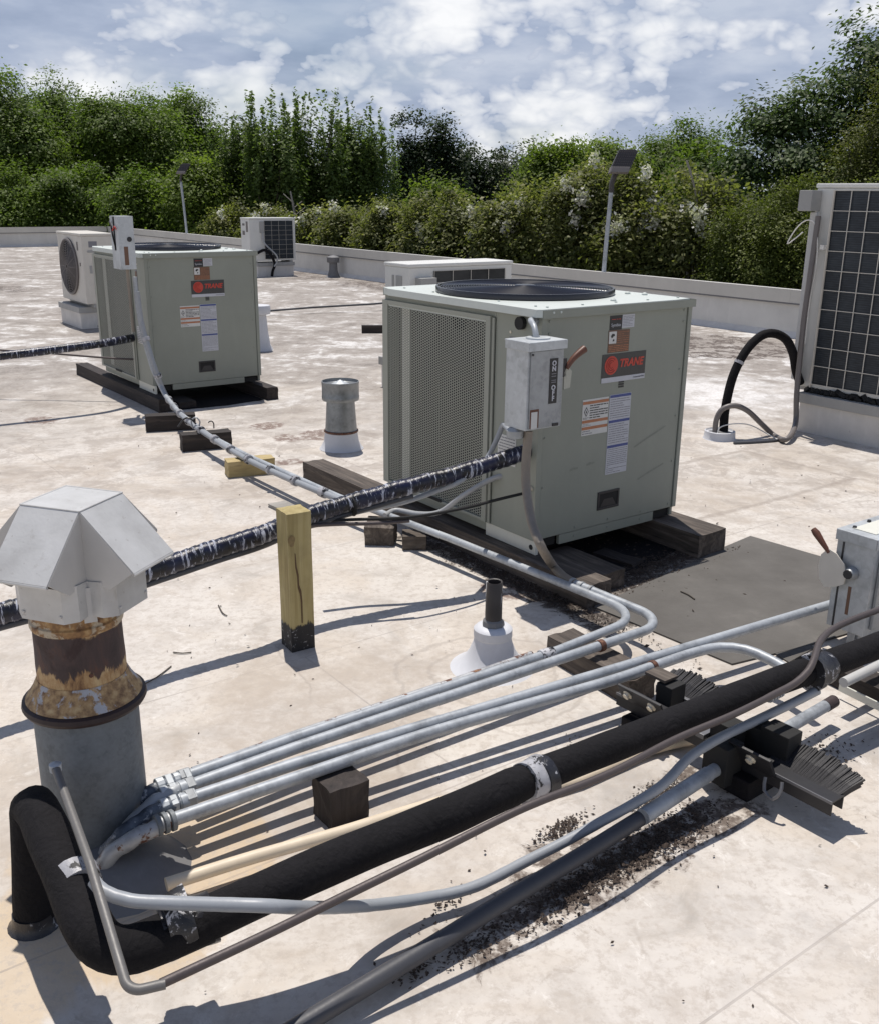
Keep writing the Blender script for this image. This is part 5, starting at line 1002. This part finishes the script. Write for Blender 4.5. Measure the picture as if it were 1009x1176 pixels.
# ------------------------------------------------------------------ lamp posts on the parapet
def lamp(label, base, ztop, s, lean, yaw):
    t = thing('lamp_post', label, 'lamp', (base[0], base[1], 0), yaw, 'lamp posts on the parapet')
    zt = ztop
    MB().tube([(0, 0, .12), (lean*.5, 0, (zt-.5*s)*.55), (lean, 0, zt-.62*s)], .031, 12).build('pole', 'galv', t, smooth=True)
    MB().tube(crv([(lean, 0, zt-.66*s), (lean+.005, 0, zt-.52*s), (lean+.05*s, 0, zt-.38*s), (lean+.13*s, 0, zt-.26*s)]), [.045*s]*len(crv([(lean, 0, zt-.66*s), (lean+.005, 0, zt-.52*s), (lean+.05*s, 0, zt-.38*s), (lean+.13*s, 0, zt-.26*s)])), 8).build('arm', 'lamp_dark', t, smooth=True)
    R_ = Euler((math.radians(68), 0, math.radians(14))).to_matrix() @ Matrix(((1, .42, 0), (0, 1, 0), (0, 0, 1)))
    c0 = Vector((lean+.17*s, -.02, zt-.16*s))
    h = MB(); w, l, th = .185*s, .15*s, .026*s
    h.add([c0 + R_ @ Vector(v) for v in ((-w, -l, -th), (w*.8, -l*1.1, -th), (w*1.02, l*.9, -th), (w*.7, l*1.1, -th), (-w*.75, l*1.05, -th), (-w, -l, th), (w*.8, -l*1.1, th), (w*1.02, l*.9, th), (w*.7, l*1.1, th), (-w*.75, l*1.05, th))],
          [(4, 3, 2, 1, 0), (5, 6, 7, 8, 9)]+[(i, (i+1) % 5, 5+(i+1) % 5, 5+i) for i in range(5)])
    hd = h.build('lamp_head', 'lamp_dark', t, bevel=.006)
    q = MB(); c1_ = c0 + R_ @ Vector((-.02*s, -l*1.15, 0))
    q.box(c1_, (w*1.9, l*.7, th*2.6), R_, 0, .9); q.build('driver_box', 'lamp_grey', t, bevel=.01)
    q = MB(); rr = random.Random(9)
    for i in range(9):
        for j in range(7): q.box(c0 + R_ @ Vector((-w*.80+i*w*.2, -l*.8+j*l*.27, th+.003)), (w*.10, l*.05, .004), R_)
    q.build('led_array', 'lamp_led', hd)
    MB().box((0, .0, .46), (.22, .10, .05)).build('bracket', 'galv_dull', t, bevel=.004)
    MB().tube(crv([(.10, -.02, .50), (.14, -.03, .42), (.15, -.03, .22), (.13, -.02, .1)]), .013, 8).build('whip', 'dark_flex', t, smooth=True)
    return t
lamp('tall lamp post with a dark rectangular head behind the large unit', (2.33, 14.80), 2.235, .88, .05, 0)
lamp('thin lamp post with a small dark head behind the farther unit', (-6.79, 27.45), 2.31, .72, -.10, -.3)

# ------------------------------------------------------------------ black pipe support with brush-edged strut
sp_ = thing('pipe_support', 'black steel strut support with two bolts and rubber brush fins under the pipes', 'pipe support', (.62, 2.80, 0), math.atan2(-.538, .422)); LS = Vector((.62, 2.80, 0))
# local x runs towards the camera-right, y across
b = MB()
b.bb(-.05, .70, -.028, .028, .100, .104); b.bb(-.05, .70, -.028, -.0245, .062, .0995); b.bb(-.05, .70, .0245, .028, .062, .0995); b.build('strut', 'bracket_black', sp_)
b = MB(); b.bb(.30, .70, -.032, -.0285, .098, .106); b.build('strut_edge', 'bracket_edge', sp_); MB().bb(-.05, .12, -.032, -.0285, .098, .106).build('strut_edge', 'bracket_edge', sp_)
for x in (.06, .43): MB().bb(x-.05, x+.05, -.07, .07, .0, .0615).build('rubber_block', 'foam', sp_, bevel=.006)
def plate(x0, x1, z0, z1, bolts, y=-.052):
    q = MB(); R_ = Euler((.5, 0, 0)).to_matrix(); q.box(((x0+x1)/2, y, (z0+z1)/2), (x1-x0, .008, z1-z0), R_); pl = q.build('clamp_plate', 'bracket_black', sp_, bevel=.0015)
    for bx in bolts:
        q = MB(); q.lathe([(.016, 0), (.016, .004), (.011, .005), (.011, .014), (0, .015)], (bx, y-.005, (z0+z1)/2+.004), 8, 0, Euler((PI/2+.5, 0, 0)).to_matrix()); q.build('bolt', 'steel_bolt', pl)
plate(-.015, .155, .10, .165, (.02, .115)); plate(.40, .535, .09, .165, (.468,))
for x, w, h in ((.055, .06, .065), (.38, .07, .07), (.43, .09, .085)):
    q = MB(); q.bb(x, x+w, .032, .10, .066, .10+h); q.build('angle_block', 'black_gap', sp_, bevel=.003)
MB().bb(.005, .085, .034, .095, .1715, .180).build('block_top', 'wood_grey_x', sp_)
def brush(x0, x1, sgn, n, L, z, yb=.018):
    q = MB(); rr = random.Random(int(x0*100)+n)
    for k in range(n):
        x = x0+(x1-x0)*k/(n-1); f = k/(n-1)
        l = L*(.93+.10*rr.random())*(.84+.22*math.sin(PI*(.12+.76*f))); lean = .05+.42*f+rr.uniform(-.05, .05); tilt = .5+.3*math.sin(PI*(.15+.7*f))+rr.uniform(-.05, .05)
        dv = Vector((math.sin(lean)*.75, sgn*math.cos(lean), tilt)).normalized(); p = Vector((x, sgn*yb, z)); s2 = Vector((1, -sgn*.3, 0)).normalized()
        up_ = dv.cross(s2).normalized(); w0, w1 = .0038, .0050
        pts = []
        for tt_, ww in ((0, w0), (.5, w1), (1, w1*.8)):
            c = p+dv*l*tt_+Vector((0, 0, -.012*tt_*tt_)); pts += [c-s2*ww/2+up_*.003, c+s2*ww/2+up_*.003, c+s2*ww/2-up_*.003, c-s2*ww/2-up_*.003]
        q.add(pts, [(0, 1, 2, 3), (11, 10, 9, 8)]+[(a+i, a+(i+1) % 4, a+4+(i+1) % 4, a+4+i) for a in (0, 4) for i in range(4)])
    q.build('brush', 'brush_rubber', sp_)
M['lamp_led_'] = painted('lamp_led_', (.10, .095, .10), .3, .3, 60)
M['brush_rubber'] = painted('brush_rubber', (.020, .019, .022), .55, .5, 24)
for q_ in (0, 1, 2): brush(.475+q_*.002, .69, 1, 84, .098-q_*.006, .100-q_*.006); brush(.0+q_*.002, .17, 1, 50, .098-q_*.006, .105-q_*.006, .110)
MB().tube(crv([(.52, -.06, .10), (.53, -.075, .07), (.56, -.08, .06), (.575, -.07, .085), (.57, -.06, .11)]), .005, 6).build('hook', 'bracket_edge', sp_, smooth=True)
MB().tube(crv([(.15, -.05, .11), (.17, -.05, .07), (.16, -.06, .03)]), .008, 6).build('stud', 'bracket_edge', sp_, smooth=True)
for x in (.27, .335): MB().bb(x, x+.03, -.045, .05, .1045, .120).build('cross_clip', 'bracket_edge', sp_, bevel=.002)
MB().bb(.0, .19, .098, .112, .085, .112).build('brush_bar', 'bracket_edge', sp_, bevel=.002)
MB().bb(.345, .425, -.105, -.03, .03, .150).build('angle_block', 'black_gap', sp_, bevel=.003)
MB().bb(.30, .385, -.02, .045, .085, .165).build('angle_block', 'black_gap', sp_, bevel=.003)

# ------------------------------------------------------------------ loose stuff on the roof
def scatter(name, spots, mat, label, cat):
    q = MB(); rr = random.Random(21)
    for (cx, cy, sx, sy, a, n, s) in spots:
        ca, sa = math.cos(a), math.sin(a)
        for _ in range(n):
            u, w = rr.gauss(0, sx), rr.gauss(0, sy); x, y = cx+u*ca-w*sa, cy+u*sa+w*ca; r = s*rr.uniform(.5, 1.5); th = rr.uniform(0, 2*PI)
            z = .001+abs(rr.gauss(0, .0025)); d1_ = Vector((math.cos(th), math.sin(th), rr.uniform(-.4, .4)))*r; d2_2 = Vector((-math.sin(th), math.cos(th), rr.uniform(-.5, .5)))*r*rr.uniform(.25, .7); c = Vector((x, y, z+abs(d1_.z)+abs(d2_2.z)))
            q.add([c-d1_, c-d2_2, c+d1_, c+d2_2, c+Vector((0, 0, r*.3))], [(0, 1, 4), (1, 2, 4), (2, 3, 4), (3, 0, 4)])
    o = q.build(name, mat); return tag(o, label, cat, kind='stuff')
ad = math.atan2(.62, .72)
scatter('leaf_litter', [(.38, 2.05, .13, .026, ad, 1500, .0040), (.10, 1.83, .07, .014, ad, 300, .004), (.60, 2.22, .11, .030, ad, 1300, .0042), (.38, 2.05, .12, .03, ad, 160, .008), (.60, 2.22, .10, .03, ad, 140, .008), (.62, 2.42, .06, .02, ad, 600, .004), (.33, 2.25, .05, .015, ad, 260, .005), (-.05, 1.75, .03, .02, ad, 120, .005), (.02, 1.95, .05, .015, 1, 70, .005),
   (1.12, 2.62, .10, .05, .5, 260, .005), (.46, 2.62, .04, .05, 0, 120, .005)] + [(*uloc(u1, a, b), sa, sb, YAW, n, s_) for a, b, sa, sb, n, s_ in ((-.09, -.15, .035, .25, 2400, .0045), (-.10, .35, .03, .18, 900, .0045), (.45, -.20, .18, .05, 2400, .0045), (.45, -.20, .18, .05, 200, .009), (-.09, -.15, .035, .25, 160, .009), (.3, -.33, .10, .04, 500, .004), (.70, -.16, .08, .04, 500, .004), (1.02, -.28, .03, .015, 60, .007), (.55, .2, .25, .3, 600, .008))], 'leaf_dead', 'dead brown leaves and grit gathered along the low pipe and under the large unit', 'leaf litter')
scatter('grit', [(0, 5, 3.0, 2.4, 0, 420, .006), (1.2, 2.0, .8, .5, 0, 60, .005), (-.6, 3.2, .8, .6, 0, 60, .005), (2.5, 5, 1.2, 1.2, 0, 90, .007)], 'leaf_dead', 'scattered specks of grit and bark on the white roof', 'grit')
def twig(label, pts, r=.0025): pipe('twig', crv(pts, .02), r, 'bark', label, 'twig', None, 'twigs lying on the roof', 6)
twig('small curved twig on the bare roof left of the yellow post', [(-0.891, 3.714, 0.005), (-0.856, 3.633, 0.006), (-0.834, 3.610, 0.005)])
twig('thin straight twig between the vent stack and the post', [(-0.962, 3.280, 0.004), (-0.925, 3.271, 0.005), (-0.896, 3.281, 0.004)])
twig('long pale twig near the collar of the vent stack', [(-0.998, 3.030, 0.004), (-0.968, 3.079, 0.005), (-0.940, 3.168, 0.004)])
twig('dark twig in the middle of the grey walk mat', [(1.023, 3.903, 0.011), (1.047, 3.863, 0.012), (1.062, 3.818, 0.011)], .003)
# ------------------------------------------------------------------ trees beyond the parapet
GZ = -4.0
def leaf_mesh(name, centers, size, mat, parent, loc, aspect=.55, upb=.35, nb=None, tone=None):
    N = len(centers); nrm = rng.normal(size=(N, 3))*(1 if nb is None else .55); nrm[:, 2] = np.abs(nrm[:, 2])+upb
    if nb is not None: nrm += nb
    if tone is None: tone = rng.uniform(0, 1, N)
    nrm /= np.linalg.norm(nrm, axis=1)[:, None]
    a = np.cross(nrm, rng.normal(size=(N, 3))); a /= np.linalg.norm(a, axis=1)[:, None]+1e-9; b = np.cross(nrm, a)
    s = (size*rng.uniform(.6, 1.35, N))[:, None]
    c = centers; v = np.stack([c-a*s*.5, c-b*s*aspect*.5+nrm*s*.05, c+a*s*.5-nrm*s*.08, c+b*s*aspect*.5+nrm*s*.05], 1).reshape(-1, 3)
    me = bpy.data.meshes.new(name); me.vertices.add(4*N); me.vertices.foreach_set('co', v.astype(np.float32).ravel())
    me.loops.add(4*N); me.loops.foreach_set('vertex_index', np.arange(4*N, dtype=np.int32))
    me.polygons.add(N); me.polygons.foreach_set('loop_start', np.arange(0, 4*N, 4, dtype=np.int32)); me.polygons.foreach_set('loop_total', np.full(N, 4, dtype=np.int32))
    me.update(calc_edges=True); me.materials.append(M[mat]); me.attributes.new('tone', 'FLOAT', 'FACE').data.foreach_set('value', tone.astype(np.float32))
    o = bpy.data.objects.new(name, me); C.objects.link(o); o.parent = parent; return o
def clusters(lobes, n, per, sig, flat=.6, surf=.5, feather=0):
    w = np.array([l[3]*l[4]*l[5] for l in lobes])**.67; w /= w.sum(); idx = rng.choice(len(lobes), n, p=w)
    d = rng.normal(size=(n, 3)); d /= np.linalg.norm(d, axis=1)[:, None]; r = rng.uniform(surf**2, 1, n)**.5
    r *= 1+.19*rng.normal(size=n)
    L = np.array(lobes)[idx]; cen = L[:, :3]+d*r[:, None]*L[:, 3:6]
    k = np.maximum(3, (per*rng.uniform(.4, 1.6, n)).astype(int)); rep = np.repeat(np.arange(n), k)
    off = rng.normal(size=(len(rep), 3))*sig*rng.uniform(.6, 1.4, n)[rep][:, None]; off[:, 2] *= flat
    if feather:                                                     # upright shoots
        t = rng.uniform(-.5, 1, len(rep)); dirv = np.stack([rng.normal(size=n)*.22, rng.normal(size=n)*.22, np.ones(n)], 1)[rep]
        off = dirv*t[:, None]*feather + rng.normal(size=(len(rep), 3))*(sig*.42*(1.15-np.clip(t, 0, 1)))[:, None]
    return cen[rep]+off, cen, (d*np.array([1, 1, .6])+np.array([0, 0, .35]))[rep], np.clip(rng.beta(1.6, 1.6, n)[rep]+rng.normal(size=len(rep))*.08, 0, 1)
def tree(name, label, x, y, lobes, n, per, sig, size, mat, group, trunk=True, flat=.6, surf=.5, feather=0, blossoms=0, bark='bark', cat='tree', extra=None):
    t = thing(name, label, cat, (x, y, GZ), 0, group); lobes = [(l[0], l[1], l[2]-GZ, l[3], l[4], l[5]) for l in lobes]
    pts, cen, nb, tone = clusters(lobes, n, per, sig, flat, surf, feather)
    leaf_mesh('crown', pts, size, mat, t, None, nb=nb, tone=tone)
    if trunk:
        mb = MB(); top = sum(l[2] for l in lobes)/len(lobes); base = Vector((0, 0, 0)); h = max(.8, top*.55)
        stem = crv([base, Vector((.05, .03, h*.5)), Vector((-.04, .06, h))], .4); r = .05+.02*top
        mb.tube(stem, [r*(1-.4*i/len(stem)) for i in range(len(stem))], 8)
        sel = rng.choice(len(cen), min(26, len(cen)), replace=False)
        for i in sel:
            e = Vector(cen[i]); s0 = stem[-1-int(rng.integers(0, max(1, len(stem)//2)))]; m_ = (Vector(s0)+e)/2+Vector((0, 0, .15*(e-Vector(s0)).length))
            mb.tube(crv([s0, m_, e], .5), [r*.45*(1-.85*k/max(1, len(crv([s0, m_, e], .5))-1)) for k in range(len(crv([s0, m_, e], .5)))], 5)
        mb.build('trunk', bark, t, smooth=True)
    if blossoms:
        top_ = cen[(cen[:, 2] > np.percentile(cen[:, 2], 45))]; pick = top_[rng.choice(len(top_), min(blossoms, len(top_)), replace=False)]
        q = np.repeat(pick, 60, axis=0)+rng.normal(size=(60*len(pick), 3))*np.array([.055, .05, .07])+np.array([0, -.26, .20])
        leaf_mesh('blossom', q, .065, 'blossom', t, None, .9)
    return t
def X_(px, Y): return (px-504.5)/1139.2*Y*.953
def Zt(py, Y): return 1.6+(224-py)*Y*.953/1139.2
def crown(px0, px1, Y, ytop, ybot, k=7, jag=.25, seed=0, low=True):
    """overlapping lobes filling a picture-wide stretch of crown at distance Y"""
    rr = random.Random(seed); x0, x1 = X_(px0, Y), X_(px1, Y); cx = (x0+x1)/2; w = (x1-x0); zt, zb = Zt(ytop, Y), Zt(ybot, Y); L = []
    for i in range(k):
        fx = rr.uniform(-.36, .36); hz = 1-1.6*fx*fx-jag*rr.random(); rx = w*rr.uniform(.20, .32); rz = (zt-zb)*rr.uniform(.20, .32)
        L.append((fx*w, rr.uniform(-.25, .25)*w, zb+(zt-zb)*hz-rz, rx, rx, rz))
    for i in range(k+3):
        fx = rr.uniform(-.44, .44); r_ = w*rr.uniform(.05, .11); L.append((fx*w, rr.uniform(-.2, .2)*w, zb+(zt-zb)*(1.0-1.3*fx*fx-jag*.8*rr.random()), r_, r_, r_*rr.uniform(.8, 1.5)))
    if low:
        for i in range(k): L.append((rr.uniform(-.36, .36)*w, rr.uniform(-.3, .2)*w, zb+(zt-zb)*rr.uniform(.0, .55), w*.22, w*.22, (zt-zb)*.25))
    return cx, L
LG_ = 'dense green trees beyond the far parapet'
for i, (a, b_, Y, yt, lab) in enumerate(((-75, 70, 37, 104, 'dense green tree at the left edge, beyond the parapet'), (20, 135, 40, 108, 'dense green tree, second from the left edge'), (95, 205, 38, 116, 'rounded green tree above the cream outdoor unit'), (150, 250, 42, 118, 'light green tree with a rounded tuft against the clouds, left of the feathery trees'))):
    cx, L = crown(a, b_, Y, yt, 235, 9, .28, 10+i)
    tree('broadleaf_tree', lab, cx, Y, L, 620, 95, .30, .118, 'leaf_broad', LG_, surf=.35)
for i, (a, b_, Y, yt, lab) in enumerate(((-60, 60, 34, 200, 'lower green bush-like tree at the far left edge'), (40, 130, 34, 195, 'lower green tree behind the cream outdoor unit'), (120, 200, 33, 205, 'lower green tree behind the thin lamp post, to its left'), (190, 262, 32, 190, 'bright low tree right beside the thin lamp post'))):
    cx, L = crown(a, b_, Y, yt, 285, 7, .3, 30+i)
    tree('broadleaf_tree', lab, cx, Y, L, 330, 85, .26, .112, 'leaf_broad' if i < 3 else 'leaf_bright', LG_, surf=.35)
FG = 'feathery trees with upright shoots'
for i, (a, b_, Y, yt, lab) in enumerate(((232, 300, 33, 163, 'feathery tree with upright shoots, left of its row'), (270, 345, 32, 140, 'tall feathery tree above the small far outdoor unit'), (325, 400, 33, 140, 'feathery tree with the highest shoot of its row'), (378, 452, 34, 152, 'feathery tree at the right of its row, next to the dark pair'))):
    cx, L = crown(a, b_, Y, yt, 262, 8, .35, 50+i)
    tree('feathery_tree', lab, cx, Y, L, 380, 46, .26, .115, 'leaf_feather', FG, surf=.3, feather=1.0)
    N = 11; q = []
    for k in range(N):
        x = X_(a+8+(b_-a-16)*(k+rng.uniform(-.3, .3))/(N-1), Y)-cx; top = Zt(yt-rng.uniform(-18, 26), Y)-GZ; n_ = 150; tt = rng.uniform(0, 1, n_)
        q.append(np.stack([x+(tt-1)*rng.uniform(-.3, .3)+rng.normal(size=n_)*.10*(1.2-tt), rng.normal(size=n_)*.12+rng.uniform(-1, 1), top-2.4*(1-tt)], 1))
    r_ = [o for o in C.objects if o.name.startswith('feathery_tree') and o.parent is None][-1]
    leaf_mesh('crown', np.concatenate(q), .12, 'leaf_feather', r_, None)
DG = 'dark trees in the distance'
for i, (a, b_, Y, yt, lab) in enumerate(((446, 490, 50, 134, 'dark narrow tree, left of the dark pair'), (484, 522, 50, 141, 'dark narrow tree, right of the dark pair'), (505, 590, 52, 168, 'dark distant tree right of the dark pair'), (560, 650, 54, 170, 'dark distant tree left of the bright green ones'))):
    cx, L = crown(a, b_, Y, yt, 250, 8, .35, 70+i)
    tree('dark_tree', lab, cx, Y, L, 340, 46, .30, .17, 'leaf_dark', DG, surf=.3)
BGp = 'bright green trees in the middle distance'
for i, (a, b_, Y, yt, lab) in enumerate(((596, 668, 34, 168, 'bright green tree left of the large lamp'), (645, 730, 36, 160, 'bright green tree directly behind the large lamp'), (715, 822, 38, 150, 'taller green tree right of the large lamp'))):
    cx, L = crown(a, b_, Y, yt, 260, 8, .25, 90+i)
    tree('broadleaf_tree', lab, cx, Y, L, 500, 80, .27, .118, 'leaf_bright' if i < 2 else 'leaf_broad', BGp, surf=.35)
cx, L = crown(465, 520, 33, 200, 262, 6, .3, 131); tree('broadleaf_tree', 'low bright sapling crown below the dark pair of trees', cx, 33, L, 130, 45, .26, .13, 'leaf_bright', BGp)
# crape myrtles along the right parapet
MG = 'crape myrtles with white blossoms along the parapet'
MYL = ['white-flowering shrub behind the thin lamp post at the left end of its row', "white-flowering shrub just left of the small far outdoor unit's top edge", 'white-flowering shrub just right of the small far outdoor unit', 'white-flowering shrub behind the small vent pipe near the far parapet', 'white-flowering shrub left of the low middle unit', 'white-flowering shrub above the left end of the low middle unit', 'white-flowering shrub above the middle of the low white unit', 'white-flowering shrub above the right end of the low white unit', 'tall shrub with many white blossoms left of the large lamp', 'tallest white-blossomed shrub touching the left side of the large lamp', "flowering shrub just right of the large lamp's pole", 'shrub with white blossoms at its top, left of the bare pale stem', 'flowering shrub right of the bare pale stem, beside the juniper']
spots = [(262, 28.6, 236, 60), (305, 27.0, 238, 60), (350, 25.2, 238, 64), (395, 24.0, 236, 66), (440, 22.8, 232, 68), (488, 21.4, 222, 74), (535, 20.4, 212, 78), (582, 19.4, 212, 82), (630, 18.6, 196, 88), (672, 18.0, 184, 86), (722, 17.4, 200, 88), (770, 16.9, 192, 92), (815, 16.4, 208, 86)]
for i, (px, Y, yt, w) in enumerate(spots):
    cx, L = crown(px-w*.5, px+w*.5, Y, yt, 345 if i > 6 else 325, 7, .35, 200+i)
    tree('crape_myrtle', MYL[i], cx, Y, L, 360, 58, .15, .086, 'leaf_myrtle', MG, surf=.3, blossoms=(4, 3, 4, 4, 4, 5, 5, 5, 10, 13, 9, 11, 5)[i], bark='bark_pale', cat='flowering shrub')
# junipers and the big tree at the right
for i, (a, b_, Y, yt, lab) in enumerate(((815, 900, 15.6, 222, 'olive green juniper beyond the parapet, left of the tall outdoor unit'), (860, 955, 15.2, 205, 'olive green juniper directly behind the edge of the tall outdoor unit'), (930, 1050, 14.6, 190, 'olive green juniper above the tall outdoor unit'))):
    cx, L = crown(a, b_, Y, yt, 345, 9, .3, 300+i)
    tree('juniper', lab, cx, Y, L, 620, 95, .11, .042, 'leaf_juniper', 'olive green junipers', surf=.3, flat=1.0)
Lr = [(X_(px, 23)-X_(930, 23), dy, Zt(py, 23)-rz*.6, rx, rx*.9, rz) for px, py, rx, rz, dy in ((990, 45, 1.1, .9, 0), (950, 88, 1.1, .8, -.3), (1010, 100, 1.3, 1.0, .4), (905, 118, .9, .6, 0), (872, 100+22, .7, .5, .3), (862, 150, .8, .55, 0), (895, 165, 1.1, .7, -.5), (945, 150, 1.2, .8, .5), (850, 178, .8, .5, .2), (880, 205, 1.2, .7, 0), (940, 200, 1.3, .8, 0), (1000, 170, 1.4, 1.0, 0), (1060, 60, 1.6, 1.3, 0), (1080, 150, 2.0, 1.5, 0), (975, 230, 1.6, .9, 0), (885, 240, 1.2, .8, 0))]
tree('oak_tree', 'large dark green tree filling the upper right corner', X_(930, 23), 23, Lr, 900, 62, .20, .118, 'leaf_oak', None, surf=.25)
Lr = [(0, 0, Zt(150, 19.5), .55, .55, 1.0), (.2, 0, Zt(215, 19.5), .8, .8, .9), (.5, 0, Zt(120, 19.5), .5, .5, .8), (-.5, 0, Zt(205, 19.5), .5, .5, .7)]
tree('cedar', 'yellow-green cedar at the right edge in front of the large tree', X_(1000, 19.5), 19.5, Lr, 420, 90, .13, .05, 'leaf_cedar', None, surf=.3, flat=1.0)
cx, L = crown(770, 850, 30, 165, 240, 6, .3, 401); tree('broadleaf_tree', 'green tree filling the gap between the taller tree and the big dark one', cx, 30, L, 260, 50, .26, .14, 'leaf_broad', BGp)
# bare twig standing above the myrtles
bt_ = MB(); z0 = GZ
P0 = Vector((X_(803, 16.4), 16.4, -4)); S = lambda px, py: Vector((X_(px, 16.4), 16.4, Zt(py, 16.4)))
bt_.tube(crv([P0, S(803, 320), S(800, 265), S(797, 235), S(790, 208), S(780, 184)], .3), .017, 6)
for a, b_ in (((797, 235), (812, 215)), ((799, 250), (788, 228)), ((798, 243), (806, 222)), ((795, 225), (800, 205))): bt_.tube([S(*a), (S(*a)+S(*b_))/2+Vector((.02, 0, .01)), S(*b_)], .008, 5)
tag(bt_.build('bare_tree', 'bark_pale', None, tuple(P0), smooth=True), 'bare pale sapling stem standing above the flowering shrubs', 'bare tree')
bt_ = MB(); S = lambda px, py: Vector((X_(px, 26), 26, Zt(py, 26))); P0 = Vector((X_(335, 26), 26, -4))
bt_.tube(crv([P0, S(337, 300), S(334, 250), S(330, 222)], .4), .02, 6)
for k in range(12):
    a = (334+rng.uniform(-1, 2), 285-k*4.5); b_ = (a[0]+rng.uniform(-14, 14), a[1]-rng.uniform(4, 14)); bt_.tube([S(*a), S(*b_)], .010, 4)
tag(bt_.build('bare_tree', 'bark_pale', None, tuple(P0), smooth=True), 'leafless grey bush in front of the feathery trees, by the small far unit', 'bare tree')
# far wood closing the horizon
n_ = 26000; xs = rng.uniform(-75, 75, n_); ys = 68+rng.uniform(-5, 5, n_); top = 2.6+1.3*np.sin(xs*.31)+.9*np.sin(xs*.83+1)+.5*np.sin(xs*2.1); zz = -4+(top+4)*rng.uniform(0, 1, n_)**.7
fw = leaf_mesh('far_wood', np.stack([xs, ys, zz], 1), .75, 'leaf_dark', None, None); tag(fw, 'dark wood closing the horizon behind all the trees', 'wood', kind='stuff')
